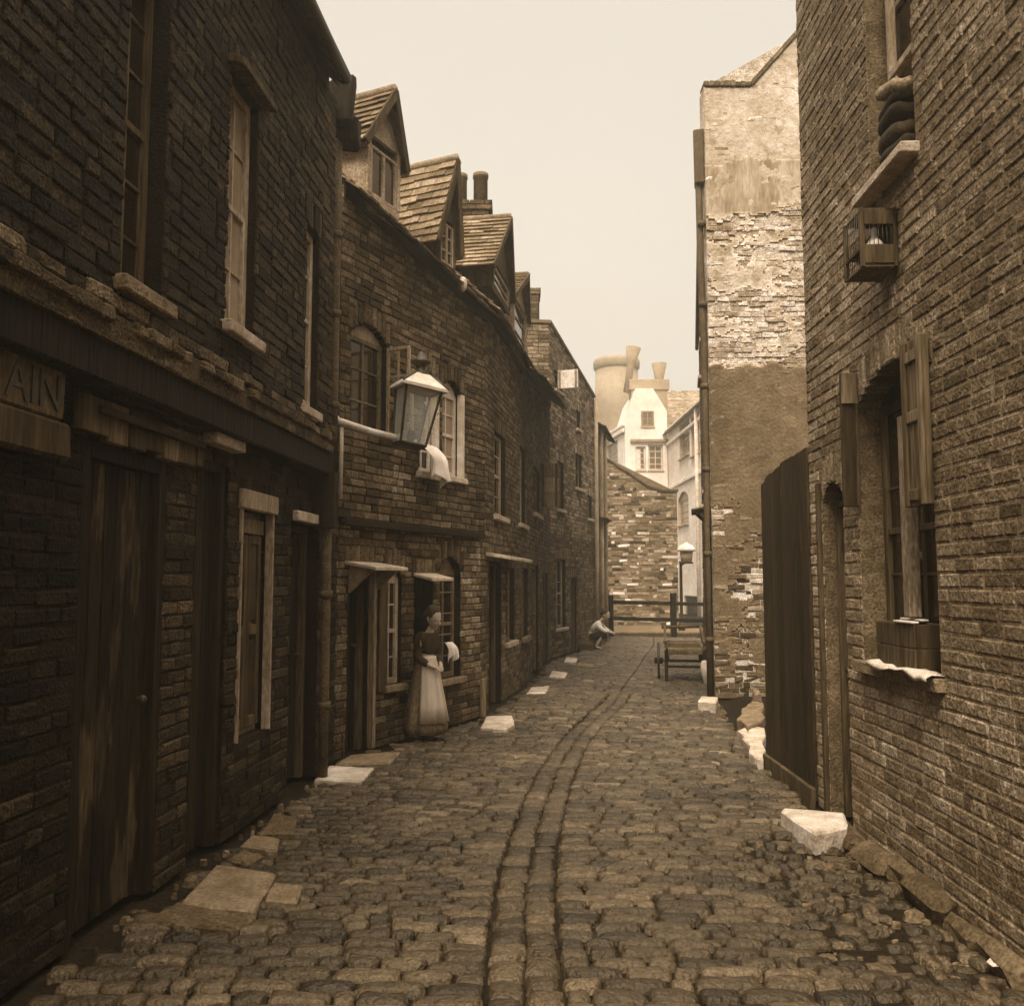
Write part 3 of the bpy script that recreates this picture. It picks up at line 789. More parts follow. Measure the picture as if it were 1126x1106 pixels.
window(FB, hB, *u3[:4], n=UB, rec=.08, cols=2, rows=4, fm='paint_white', arch=.14, sill='sill', label='arched upper window with a pale painted head', fw=.05, panel='paint_white', gm='glass_pale')
for q, a_ in ((u2, .12), (u3, .14)):   # whitewashed far reveals
    mb = MB(); mb.box(f, q[1] - .012, q[1] + .055, UB - .06, UB + .006, q[2], q[3] + .02, bev=.003); mb.build('window_jamb', 'paint_white', hB)
mb = MB(); mb.box(f, 0, FB.L - .05, .0, UB + .03, STR - .075, STR - .004, bev=.01, j=.004); mb.build('string_course', 'brick_a', hB)
gable_roof(FB, hB, -.1, FB.L, zB, UB, ov=.16, run=1.25, rise=1.05, depth=3.0, m='tile', so=.02)
def dorm(F, house, u0, u1, vbase, veave, vridge, zf, n0=.08, **k):
    a = F.hit(u0, veave, n0)[0]; b = F.hit(u1, veave, n0)[0]; c = (u0 + u1) / 2
    z0 = F.hit(u1, vbase, n0)[1]
    return dormer(F, house, a, b, z0, F.hit(c, veave, n0)[1], F.hit(c - 2, vridge, n0)[1], n0=n0, **k)
dorm(FB, hB, 402, 438, 250, 158, 103, zB, cols=2, L=1.5, label='nearest dormer with a two-light window', win=(.07, .05, .14, .10), fm='cheek')
dorm(FB, hB, 481, 499, 303, 243, 178, zB, cols=2, rows=3, L=1.7, chk='wood_worn', label='second dormer with small panes and dark boarded cheek', win=(.04, .04, .06, .04))
mb = MB(); p = FB.pt(B_s(497, .1), .22, FB.hit(495, 312, .1)[1])
mb.ball(p, .05, .05, .09, n=10); mb.build('eave_bracket', 'sill', hB)

# ================================================================= HOUSE C
FC = Facade((-.375, 11.03), (.125, 13.9), 1)
hC = thing('terraced_house', (-.5, 12.4, 0), 'narrow brick cottage with twin-pot chimney, next past the arched windows', 'house', 'cottages on the left side')
f = FC.pt
def C_s(u, n=0): return FC.hit(u, 640, n)[0]
cz0 = FC.hit(538, 338)[1]; cz1 = FC.hit(570, 392)[1]
def zC(s): return cz0 + (cz1 - cz0) * s / FC.L
dc = (C_s(538), C_s(552), 0, FC.hit(545, 617)[1]); wc = FC.rect(556, 566, 561, 625, 705)
uc = FC.rect(544, 556, 550, 478, 568)
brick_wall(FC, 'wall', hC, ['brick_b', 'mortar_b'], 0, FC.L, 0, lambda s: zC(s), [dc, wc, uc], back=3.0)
door(FC, hC, *dc, rec=.14, planks=3, label='dark door under the wide pale hood'); hood(FC, hC, C_s(534.5), C_s(563), dc[3] + .05, proj=.30, m='sill', th=.05, brackets=False)
window(FC, hC, *wc, rec=.08, cols=2, rows=4, fm='paint_dim', sill='sill', label='ground floor window beside the hooded door')
window(FC, hC, *uc, rec=.07, cols=2, rows=4, fm='paint', sill='sill', label='upper sash window with a pale sill', fw=.05)
gable_roof(FC, hC, 0, FC.L, zC, 0, ov=.2, run=1.25, rise=1.15, depth=3.0, m='tile', so=.0)
dorm(FC, hC, 540, 559, 345, 300, 237, zC, n0=.05, cols=1, rows=2, L=1.9, chk='wood_worn', label='dormer with a wide mossy tiled roof', win=(.08, .08, .05, .06), ov=.16)
dorm(FC, hC, 563, 577, 403, 335, 301, zC, n0=.05, cols=1, rows=3, L=1.4, chk='cheek', label='small far dormer with a boarded cheek', win=(.08, .06, .12, .06), ov=.12)
cp = at(521, 236, 13.2)
chimney(hC, (cp.x - .05, cp.y), .30, .20, 4.6, cp.z + .12, pots=((-.15, 0, .095, .5), (.15, .02, .105, .52)))

# ================================================================= HOUSE C2 (low, dark eaves)
FK = Facade((.125, 13.9), (.81, 19.3), 1)
hK = thing('terraced_house', (0, 16.6, 0), 'low dark cottage with deep black eaves, against the tall flat-topped house', 'house', 'cottages on the left side')
f = FK.pt
def K_s(u, n=0): return FK.hit(u, 640, n)[0]
kz0 = FK.hit(574, 400)[1] - .05; kz1 = FK.hit(603, 436)[1]
def zK(s): return kz0 + (kz1 - kz0) * s / FK.L
kw1 = FK.rect(571, 578, 575, 493, 577); kw2 = FK.rect(587, 594, 590, 515, 565)
kd = (K_s(585), K_s(592), 0, FK.hit(588, 622)[1]); kd2 = (K_s(597), K_s(602.5), 0, FK.hit(600, 630)[1]); kw3 = FK.rect(574, 581, 577, 625, 700)
brick_wall(FK, 'wall', hK, ['brick_b', 'mortar_b'], 0, FK.L, 0, lambda s: zK(s), [kw1, kw2, kd, kd2, kw3], back=3.0, bl=.24, bh=.08, tone=lambda s, z: .8)
window(FK, hK, *kw1, rec=.07, cols=2, rows=3, fm='paint', label='upper window nearest the hooded cottage'); window(FK, hK, *kw2, rec=.07, cols=2, rows=3, fm='paint_dim', label='upper window beside the open shutter')
window(FK, hK, *kw3, rec=.08, cols=2, rows=3, fm='paint_dim', sill='sill_dim', label='ground floor window of the low cottage')
door(FK, hK, *kd, rec=.1, planks=3, fm='paint_dim', label='nearer dark door of the low cottage'); door(FK, hK, *kd2, rec=.1, planks=3, fm='wood_worn', label='farther dark door of the low cottage')
gable_roof(FK, hK, 0, FK.L, zK, 0, ov=.34, run=1.3, rise=.9, depth=3.0, so=.0)
def shutter(F, house, u, v0, v1, wpx, name='shutter', rows=3, m='wood_worn', n0=.02, label=None):
    s, z0 = F.hit(u, v1, n0); z1 = F.hit(u, v0, n0)[1]
    p = F.pt(s, n0, 0); W_ = wpx * p.y / 1000 / abs(F.N.x)
    mb = MB(); fr = lambda a, b, c: F.pt(s + b, n0 + a, c)
    for k in range(rows):
        c0 = z0 + (z1 - z0) * k / rows; c1 = z0 + (z1 - z0) * (k + 1) / rows
        mb.box(fr, 0, W_, -.015, .015, c0 + .008, c1 - .008, t=U(2.2, 2.6))
    mb.box(fr, .02, .07, -.032, -.016, z0 + .02, z1 - .02, t=.8); mb.box(fr, W_ - .07, W_ - .02, -.032, -.016, z0 + .02, z1 - .02, t=.8)
    o = mb.build(name, m, house)
    if label: o['label'] = label
shutter(FK, hK, 594.5, 509, 558, 20, m='wood_worn', label='plank shutter swung out over the alley')

# ================================================================= HOUSE D (tall)
FD = Facade((.81, 19.3), (2.16, 23.5), 1); FDf = Facade((-1.8, 18.98), (.81, 19.3), 1)
hD = thing('tall_brick_house', (1.0, 21.4, 0), 'tall plain brick house with flat parapet, right of the low dark cottage', 'house', 'cottages on the left side')
f = FD.pt
def D_s(u, n=0): return FD.hit(u, 640, n)[0]
dz0 = FD.hit(607, 358)[1]; dz1 = FD.hit(654, 438)[1]
def zD(s): return dz0 + (dz1 - dz0) * s / FD.L
dw = [FD.rect(610, 619, 614, 410, 430), FD.rect(613, 620, 616, 508, 560), FD.rect(634, 638, 636, 452, 472), FD.rect(633, 640, 637, 500, 537), FD.rect(612, 622, 617, 615, 690), FD.rect(646, 651, 648, 545, 570)]
ddr = (D_s(628), D_s(634), 0, FD.hit(631, 635)[1])
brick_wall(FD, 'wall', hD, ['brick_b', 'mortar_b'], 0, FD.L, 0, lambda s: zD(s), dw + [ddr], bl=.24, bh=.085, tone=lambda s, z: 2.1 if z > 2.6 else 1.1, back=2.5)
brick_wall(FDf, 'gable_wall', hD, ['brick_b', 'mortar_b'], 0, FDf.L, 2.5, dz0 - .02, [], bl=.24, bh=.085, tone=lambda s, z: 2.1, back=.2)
mb = MB(); mb.box(FDf.pt, 0, FDf.L + .03, -.25, .04, dz0 - .02, dz0 + .06, bev=.01); mb.box(lambda a, b, c: f(a, b, zD(a) + c), 0, FD.L, -.25, .04, 0, .07, bev=.01); mb.build('parapet_coping', 'sill_dim', hD)
for q in dw[:4] + dw[5:]: window(FD, hD, *q, rec=.08, cols=2, rows=2, fm='paint_dim', sill='sill', meet=False)
window(FD, hD, *dw[4], rec=.08, cols=2, rows=3, fm='paint', sill='sill', label='tall ground floor window with pale frame')
door(FD, hD, *ddr, rec=.1, planks=3, fm='wood_worn')
shutter(FD, hD, 613.5, 407.5, 428, 22, rows=1, m='cheek', label='pale board shutter standing out below the parapet')
cp = at(584, 357, 20.2)
chimney(hD, (cp.x - .02, cp.y), .20, .3, 6.3, at(584, 322, 20.2).z, pots=((-.10, -.1, .09, .42),))
mb = MB(); s = D_s(653.5)
mb.tube([FD.pt(s, .08, z) for z in (0, 2, 4, zD(s) - .1)], .05, 10); mb.build('drainpipe', 'paint', hD)

FE = Facade((2.16, 23.5), (2.75, 26.4), 1)
hE = thing('terraced_house', (2.0, 25, 0), 'sliver of shabby brick house with pale downpipes, last before the rubble wall', 'house', 'cottages on the left side')
ez = FE.hit(658, 470)[1]
brick_wall(FE, 'wall', hE, ['brick_b', 'mortar_b'], 0, FE.L, 0, ez, [], bl=.26, bh=.09, back=3, tone=lambda s, z: .9)
gable_roof(FE, hE, 0, FE.L, ez, 0, ov=.25, run=1.3, rise=.7, depth=2.8, so=0)
mb = MB()
for u in (657.5, 662): s = FE.hit(u, 640)[0]; mb.tube([FE.pt(s, .1, z) for z in (0, 2, 4, ez - .1)], .07, 10)
mb.build('downpipe', 'paint', hE)
hood(FE, hE, .2, 1.6, 3.3, proj=.3, m='sill_dim')

# ================================================================= RIGHT: HOUSE R
FR = Facade((2.02, -2), (2.2, 6.7), -1); f = FR.pt
hR = thing('brick_house', (2.5, 4, 0), 'worn brick house with shuttered ground floor window, nearest on the right', 'house')
def R_s(u, n=0): return FR.hit(u, 640, n)[0]
rd = (R_s(929), R_s(906), 0, FR.hit(918, 548)[1], .12); rd = (min(rd[0], rd[1]), max(rd[0], rd[1])) + rd[2:]
rw = (R_s(1030), R_s(947), FR.hit(990, 735)[1], FR.hit(985, 425)[1], .16)
ru = (FR.hit(1003, 90)[0], FR.hit(953, 90)[0], FR.hit(978, 190)[1], 6.2)
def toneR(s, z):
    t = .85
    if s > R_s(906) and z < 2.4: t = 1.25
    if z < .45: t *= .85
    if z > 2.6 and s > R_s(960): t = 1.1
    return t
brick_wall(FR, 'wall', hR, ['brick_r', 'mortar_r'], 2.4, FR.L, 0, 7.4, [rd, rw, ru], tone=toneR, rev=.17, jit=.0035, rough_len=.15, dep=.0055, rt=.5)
# plain end wall and body behind
mb = MB(); bx = 4.0
mb.quad(f(FR.L, -.012, 0), f(FR.L, -bx, 0), f(FR.L, -bx, 7.4), f(FR.L, -.012, 7.4)); mb.quad(f(2.4, -.3, 0), f(2.4, -bx, 0), f(2.4, -bx, 7.4), f(2.4, -.3, 7.4))
mb.quad(f(2.4, -bx, 0), f(FR.L, -bx, 0), f(FR.L, -bx, 7.4), f(2.4, -bx, 7.4)); mb.quad(f(2.4, -.01, 7.395), f(FR.L, -.01, 7.395), f(FR.L, -bx, 7.395), f(2.4, -bx, 7.395))
mb.build('end_wall', 'render', hR)
gable_roof(FR, hR, 2.4, FR.L, 7.4, 0, ov=.15, run=2, rise=1.5, depth=4.0, so=0)
door(FR, hR, *rd[:4], rec=.14, planks=2, dm='wood_dark', fm='wood_worn', label='very narrow arched doorway beside the hoarding', fw=.05)
window(FR, hR, *ru, rec=.14, cols=1, rows=3, fm='paint', gm='glass', sill='sill', label='upper window above the hanging box', fw=.05, sillp=.10)
mb = MB(); z = FR.hit(995, 52)[1]
mb.box(f, ru[0] + .03, ru[1] - .2, -.09, -.045, z, z + .045); mb.box(f, ru[0] + .03, ru[0] + .075, -.09, -.045, z + .045, 6.15); mb.box(f, ru[1] - .24, ru[1] - .2, -.09, -.045, z + .045, 6.15); mb.build('raised_sash', 'paint', hR)
wr = window(FR, hR, *rw[:4], rec=.15, cols=2, rows=3, fm='wood_worn', gm='glass', arch=.16, sill='sill_dim', label='wide ground floor window with open shutters', fw=.06, panel='wood_dark', sillp=.05)
mb = MB(); s = R_s(996, -.08); mb.box(f, s - .05, s + .03, -.145, -.075, FR.hit(996, 678, -.08)[1], FR.hit(996, 455, -.08)[1], t=1.8); mb.build('window_post', 'paint_dim', hR)
# shutters: near one folded against the wall, far one standing out edge-on
mb = MB(); a, b = R_s(1034), R_s(1011)
z0, z1 = FR.hit(1020, 556)[1], FR.hit(1020, 368)[1]
mb.box(f, a, b, .012, .045, z0, z1, t=1.5); mb.box(f, a, a + .05, .046, .062, z0, z1, t=1.8); mb.box(f, b - .05, b, .046, .062, z0, z1, t=1.8)
for zz in (z0 + .03, (z0 + z1) / 2, z1 - .12): mb.box(f, a + .05, b - .05, .046, .058, zz, zz + .06, t=1.8)
o = mb.build('shutter', 'wood_worn', hR); o['label'] = 'near shutter folded flat on the brickwork'
mb = MB(); s = R_s(949); z0, z1 = rw[2] + .05, FR.hit(945, 408)[1]
fr = lambda a, b, c: f(s + b, a, c)
mb.box(fr, .0, .10, .0, .03, z0 + .9, z1, t=.6); mb.box(fr, .0, .10, -.018, -.001, z1 - .2, z1, t=2.2); mb.box(fr, .0, .02, -.018, -.001, z0 + .9, z1 - .2, t=1.3)
o = mb.build('shutter', 'wood_worn', hR); o['label'] = 'far shutter standing out from the wall'
mb = MB(); s1_ = R_s(893)
for a, b, zt in ((rd[1] + .0, rd[1] + .05, 2.3),): mb.box(f, a, b, .0, .03, 0, zt, t=1.2)
mb.build('door_post', 'wood_worn', hR)

# things on and at house R
k1 = MB(); s, z = FR.hit(988, 712, .02); s0_, s1_ = R_s(1010), R_s(968)
zc0 = rw[2] + .0; zc1 = FR.hit(985, 683, .0)[1]
cr = thing('wooden_crate', f((s0_ + s1_) / 2, -.05, zc0), 'old open-topped wooden crate standing on the ground floor window ledge', 'crate')
mb = MB(); a0, a1, b0, b1 = s0_, s1_, -.145, .035
for kk in range(2):
    q0 = zc0 + (zc1 - zc0) * kk / 2; q1 = zc0 + (zc1 - zc0) * (kk + 1) / 2 - .004
    mb.box(f, a0, a1, b1 - .014, b1, q0, q1, t=U(.7, 1)); mb.box(f, a0, a1, b0, b0 + .014, q0, q1, t=U(.7, 1)); mb.box(f, a0, a0 + .014, b0 + .015, b1 - .015, q0, q1, t=.8); mb.box(f, a1 - .014, a1, b0 + .015, b1 - .015, q0, q1, t=.8)
mb.build('crate_side', 'wood_worn', cr)
mb = MB(); mb.box(f, a0, (a0 + a1) / 2 - .02, b1 - .03, b1 + .012, zc1, zc1 + .012, t=1); mb.box(f, (a0 + a1) / 2 - .04, a1, b0, b0 + .04, zc1 + .001, zc1 + .014); mb.build('crate_rim', 'paint_white', cr)
mb = MB(); N_ = 12; vs = []
for i in range(N_ + 1):
    for j in range(5):
        s = R_s(1034) + (R_s(966) - R_s(1034)) * i / N_
        q = j / 4; n_ = -.02 + .10 * min(q, .6) / .6 + .012 * (q > .6); zz = rw[2] + .012 + abs(.02 * math.sin(i * .9 + 1) * math.sin(i * 2.7)) + .006 * math.sin(i * 4.1 + j) - (.02 + .015 * math.sin(i * .8) + U(0, .010)) * max(0, q - .6) / .4
        vs.append(f(s, n_, zz))
mb.add(vs, [[i * 5 + j, i * 5 + j + 1, (i + 1) * 5 + j + 1, (i + 1) * 5 + j] for i in range(N_) for j in range(4)], sm=True)
o = mb.build('crumpled_paper', 'paper'); tag(o, 'crumpled white paper draped over the ground floor window ledge', 'paper')
so_ = o.modifiers.new('thick', 'SOLIDIFY'); so_.thickness = .003
# box cage on the wall
s_, zb = FR.hit(968, 303, .05); zt = FR.hit(968, 237, .05)[1]
bc = thing('birdcage', f(s_, 0, zb), 'small wooden box cage hung on the right brick wall under the window', 'birdcage')
a0, a1, b0, b1 = s_ - .14, s_ + .12, .015, .20
mb = MB(); mb.box(f, a0, a1, b0, b1, zt - .02, zt); mb.box(f, a0, a1, b0, b1, zb, zb + .02); mb.box(f, a0, a1, b0 - .012, b0, zb, zt)
mb.build('cage_box', 'wood_worn', bc)
mb = MB()
for (x, y) in ((a0, b1), (a1, b1), (a0, b0), (a1, b0)): mb.box(f, x - .012, x + .012, y - .012, y + .012, zb, zt)
mb.box(f, a0 - .01, a0 + .004, b0 + .01, b1 - .01, zt - .10, zt - .02, t=.8); mb.box(f, a0 - .01, a0 + .004, b0 + .01, b1 - .01, zb + .02, zb + .13, t=.8)
mb.box(f, a0 + .012, a1 - .012, b1 - .008, b1 + .008, zb + .10, zb + .12)
mb.build('cage_frame', 'wood_worn', bc)
mb = MB()
for k in range(9): x = a0 + .02 + k * (a1 - a0 - .04) / 8; mb.tube([f(x, b1, zb + .02), f(x, b1, zt - .02)], .0022, 5)
for k in range(7): y = b0 + .02 + k * (b1 - b0 - .04) / 6; mb.tube([f(a0, y, zb + .12), f(a0, y, zt - .1)], .0022, 5)
mb.build('cage_bars', 'iron', bc)
mb = MB(); c = f((a0 + a1) / 2 - .05, .10, zb + .135); mb.lathe([(.045, 0), (.05, .02), (.03, .05), (.016, .07), (.016, .11), (.012, .12)], c, 14)
o = mb.build('water_bottle', 'water'); tag(o, 'small white bottle standing inside the box cage', 'bottle')
mb = MB(); mb.box(f, a0 + .02, a1 - .02, b0 + .02, b1 - .02, zb + .112, zb + .13, t=.9); mb.build('cage_shelf', 'wood_worn', bc)
# bundle on the upper sill
p = f(FR.hit(985, 125, .0)[0], -.03, ru[2] + .02)
bd = thing('folded_blankets', p, 'stack of dark folded blankets on the upper right window sill, pale one on top', 'blankets')
h_ = FR.hit(985, 98, 0)[1] - ru[2]; z = .0; k_ = 0
while z < h_:
    hh_ = U(.07, .11); mb = MB(); sx_, sy_ = U(.15, .18), U(.085, .10); ox = U(-.015, .015); last = z + hh_ >= h_; N_ = 26; vs = []
    for q in range(7):
        a = PI * q / 6; r_ = max(.02, math.sin(a)) ** .35
        for i in range(N_):
            w_ = 2 * PI * i / N_; cx_, cy_ = [math.copysign(abs(t_) ** .45, t_) for t_ in (math.cos(w_), math.sin(w_))]
            sag = .012 * math.sin(cx_ * 3 + k_) + .008 * math.sin(cy_ * 5 + k_ * 2) + (.05 * cx_ if last else 0)
            vs.append(p + FR.T * (ox + sx_ * cx_ * r_) + FR.N * (sy_ * cy_ * r_) + Vector((0, 0, z + hh_ * (.5 - .5 * math.cos(a)) + sag)))
    mb.add(vs, [[q * N_ + i, q * N_ + (i + 1) % N_, (q + 1) * N_ + (i + 1) % N_, (q + 1) * N_ + i] for q in range(6) for i in range(N_)] + [list(range(N_)), [6 * N_ + i for i in range(N_)]], t=U(.5, 1.4), sm=True)
    mb.build('blanket', 'cheek' if last else 'dress', bd); z += hh_ * .93; k_ += 1

# kerb stones along the foot of house R
y = 2.6
while y < 5.95:
    L = U(.32, .6); mb = MB(); s0_ = y + 2.0
    mb.box(FR.pt, s0_, s0_ + L - .02, .008, .008 + U(.08, .16), -.06, U(.05, .12), bev=.045, j=.022, t=U(.8, 1.3))
    tag(mb.build('plinth_stone', 'kerb'), 'rough rounded kerb stone laid against the foot of the right-hand brick house', 'kerb stone', 'kerb stones along the right-hand wall'); y += L

# plank hoarding
FH = Facade((2.19, 6.72), (2.215, 8.06), -1)
hh = thing('plank_hoarding', (2.2, 7.4, 0), 'tall tarred plank hoarding with a cut-down corner, beside the right brick house', 'hoarding')
mb = MB(); s = 0; zt = [(0, FH.hit(885, 490)[1]), (.85, FH.hit(849, 516)[1]), (FH.L, FH.hit(836, 532)[1])]
def zh(s): return interp([(z, q) for q, z in zt], s)
while s < FH.L - .02:
    w = min(U(.15, .2), FH.L - s)
    P = FH.pt; tp = U(-.02, .02); V = [P(x, n_, z) for n_ in (0 + U(0, .008), -.03) for (x, z) in ((s, .03), (s + w - .006, .03), (s + w - .006, zh(s + w) + tp), (s, zh(s) + tp))]
    mb.add(V, [[0, 1, 2, 3], [7, 6, 5, 4], [0, 4, 5, 1], [1, 5, 6, 2], [2, 6, 7, 3], [3, 7, 4, 0]], 0, U(.6, 1.5)); s += w
mb.build('boards', 'wood_fence', hh)
for s in (.1, FH.L - .12):
    mb = MB(); mb.box(FH.pt, s, s + .09, -.12, -.031, -.05, zh(s) - .1); mb.build('post', 'wood_dark', hh)
mb = MB()
for z in (.5, 1.9): mb.box(FH.pt, 0, FH.L, -.17, -.121, z, z + .08)
mb.build('rail', 'wood_dark', hh)
mb = MB(); mb.box(FH.pt, -.02, FH.L, .004, .04, -.03, .12, t=1.3, j=.006); mb.build('kickboard', 'wood_worn', hh)

# ================================================================= TALL HOUSE T (right, facing)
FT = Facade((2.82, 12.8), (5.6, 12.8), 1); FTs = Facade((2.82, 12.8), (4.6, 22), -1)
hT = thing('tall_gabled_house', (4.2, 16, 0), 'tall house end with pale peeling plaster and bare brick above the hoarding', 'house')
f = FT.pt
zl = FT.hit(800, 96)[1]; sg_ = FT.hit(826, 96)[0]; s2_, z2_ = FT.hit(867, 50)
kk = (z2_ - zl) / (s2_ - sg_)
def zT(s): return zl if s < sg_ else min(zl + kk * (s - sg_), zl + kk * 1.4)
zA_, zB_, zC_ = FT.hit(830, 178)[1], FT.hit(830, 238)[1], FT.hit(830, 402)[1]
zD_ = FT.hit(810, 578)[1]
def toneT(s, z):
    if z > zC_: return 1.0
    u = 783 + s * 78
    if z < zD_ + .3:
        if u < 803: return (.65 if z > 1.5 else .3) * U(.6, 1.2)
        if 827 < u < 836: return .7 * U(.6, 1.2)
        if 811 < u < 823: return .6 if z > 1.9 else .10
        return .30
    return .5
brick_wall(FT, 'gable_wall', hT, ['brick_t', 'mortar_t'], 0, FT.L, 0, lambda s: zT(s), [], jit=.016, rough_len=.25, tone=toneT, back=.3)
from mathutils import noise as mnoise
def plaster(name, m, z0, z1f, th, cov, seed=0, step=.03, n0=.002):
    """a coat of plaster standing th proud, broken away where cov(s, z) plus fractal noise falls below zero"""
    mb = MB(); K = int(FT.L / step); zt = max(z1f(a * .05) for a in range(60)); H = int((zt - z0) / step) + 1
    off = Vector((seed * 7.3, 0, seed * 3.1))
    def nz(x, z): return mnoise.fractal(Vector((x * 1.6, 0, z * 2.2)) + off, .8, 2.1, 6) + .35 * mnoise.noise(Vector((x * 14, 3, z * 20)) + off)
    G = {}; V = []
    def vid(i, j):
        if (i, j) not in G:
            x, z = i * step, min(z0 + j * step, z1f(i * step) - .004)
            G[i, j] = len(V); V.append(f(x + mnoise.noise(Vector((i * .9, j * .7, seed))) * .010, n0 + th + .008 * mnoise.fractal(Vector((x * 3, seed, z * 3)), 1, 2, 4), z + mnoise.noise(Vector((i * .8, j * .9, seed + 5))) * .010))
        return G[i, j]
    Q = set()
    for i in range(K):
        for j in range(H):
            x, z = (i + .5) * step, z0 + (j + .5) * step
            if z < z1f(x) - .01 and cov(x, z) + nz(x, z) > 0: Q.add((i, j))
    F_ = [[vid(i, j), vid(i + 1, j), vid(i + 1, j + 1), vid(i, j + 1)] for (i, j) in Q]
    nF = len(F_); bk = {}
    def back(k):
        if k not in bk: bk[k] = len(V); V.append(V[k] - FT.N * (th + .012))
        return bk[k]
    for (i, j) in Q:
        for (di, dj, a, b) in ((-1, 0, (i, j), (i, j + 1)), (1, 0, (i + 1, j), (i + 1, j + 1)), (0, -1, (i, j), (i + 1, j)), (0, 1, (i, j + 1), (i + 1, j + 1))):
            if (i + di, j + dj) not in Q: k1, k2 = vid(*a), vid(*b); F_.append([k1, k2, back(k2), back(k1)])
    mb.add(V, F_, 0, 1.0, False)
    for q in range(nF): mb.sm[q] = True
    return mb.build(name, m, hT, recalc=False)
def edge(z, z0, w): return (z - z0) / w
plaster('plaster', 'plaster_top', zB_ - .4, zT, .014, lambda x, z: min(1.2, edge(z, zB_ + .05, .22)) + (.0 if z > zA_ + .1 else -.02), seed=3)
plaster('plaster', 'plaster_band', zB_ - .2, lambda x: zT(x) - .02, .017, lambda x, z: min(1.1, edge(z, zB_ + .06, .2), edge(zA_ + .02, z, .13)), seed=8)
plaster('plaster', 'plaster_top', zC_ - .05, lambda x: zB_ + .2, .006, lambda x, z: -.12, seed=14, step=.026)
plaster('render', 'render', zD_ - .9, lambda x: zC_ + .07 * math.sin(x * 5) * math.sin(x * 11 + 1), .016, lambda x, z: min(.95, edge(z, zD_ - .05, .7)), seed=5)
plaster('render', 'render', .3, lambda x: zD_, .009, lambda x, z: -.05, seed=21)
mb = MB(); P = lambda a, b, c: f(a, b, zT(a) + c)
K = 9
for i in range(K): a, b = sg_ * i / K, sg_ * (i + 1) / K; mb.box(f, a, b - .006, -.25, .05, zl + .0, zl + .07 + U(-.012, .02), bev=.008, j=.006, t=U(.7, 1.1))
for i in range(8):
    a, b = sg_ + .16 * i, sg_ + .16 * (i + 1); mb.box(P, a, b - .004, -.25, .05, .0, .09, bev=.008, t=U(.7, 1.1))
mb.build('parapet_coping', 'brick_r', hT)
brick_wall(FTs, 'side_wall', hT, ['brick_b', 'mortar_b'], .06, FTs.L, 0, lambda s: zl - .05 * s, [(5, 5.8, 0, 2.1), (3.0, 3.9, 3.2, 4.6), (6.0, 6.9, 3.2, 4.6), (3.0, 3.9, 5.9, 7.1), (6.0, 6.9, 5.9, 7.1)], bl=.24, bh=.08, tone=lambda s, z: .9, back=.2)
for q in ((3.0, 3.9, 3.2, 4.6), (6.0, 6.9, 3.2, 4.6), (3.0, 3.9, 5.9, 7.1), (6.0, 6.9, 5.9, 7.1)): window(FTs, hT, *q, rec=.1, cols=2, rows=4, fm='paint_dim', sillp=.08)
door(FTs, hT, 5, 5.8, 0, 2.1)
mb = MB()
mb.tube([FTs.pt(.06, .06, z) for z in (0, 2.5, 5.0)] + [FTs.pt(.10, .09, 6.2), FTs.pt(.12, .10, zl - .7)], .05, 10)
mb.box(FTs.pt, .02, .26, .01, .16, zl - 1.45, zl - .62, bev=.02, j=.01)
for k in range(6): z = .8 + k * 1.2; mb.tube([FTs.pt(.06, .06, z - .035), FTs.pt(.06, .06, z + .035)], .064, 10)
mb.build('drainpipe', 'lead', hT)
mb = MB(); pts = [FTs.pt(.1 + k * .9, .05, zl - .65 - .045 * k - .05 * k) for k in range(11)]; mb.tube(pts, .04, 8); mb.build('gutter', 'lead', hT)
hood(FTs, hT, .3, 1.2, FT.hit(786, 556)[1], proj=.28, m='lead')
# tarred timber guard on the corner
mb = MB(); mb.box(FTs.pt, .02, .14, .012, .06, .0, 2.6, t=1.0); mb.build('corner_post', 'wood_dark', hT)

# ================================================================= FAR END
FW = Facade((1.2, 32), (5.83, 32), 1); f = FW.pt
wv = [(FW.hit(u, v)) for u, v in ((664, 504), (712, 536), (727, 541), (746, 541))]
def zW(s): return interp([(z, a) for a, z in [(wv[0][0] - 3, wv[0][1] + 1.6)] + wv + [(9, wv[-1][1])]], s)
wl = thing('rubble_wall', (3.5, 32, 0), 'mottled rubble wall with sloping top, closing the end of the alley', 'wall')
brick_wall(FW, 'wall', wl, ['brick_e', 'mortar_e'], 0, FW.L, 0, lambda s: zW(s), [], bl=.27, bh=.105, jit=.022, rough_len=.65, tone=lambda s, z: (2.6 if RND.random() < .10 else .85), back=.4)
mb = MB()
for (a, b) in zip(wv, wv[1:]):
    n_ = max(1, int((b[0] - a[0]) / .35))
    for i in range(n_):
        s, e = a[0] + (b[0] - a[0]) * i / n_, a[0] + (b[0] - a[0]) * (i + 1) / n_
        mb.box(lambda x, y, c: f(x, y, zW(x) + c), s, e - .004, -.42, .05, .0, .10, bev=.015, t=.7)
mb.build('coping', 'kerb', wl)
mb = MB(); mb.box(ident, 1.5, 7.2, 27.6, 31.9, -.06, .10, bev=.03); tag(mb.build('pavement', 'flag'), None, None, kind='structure')

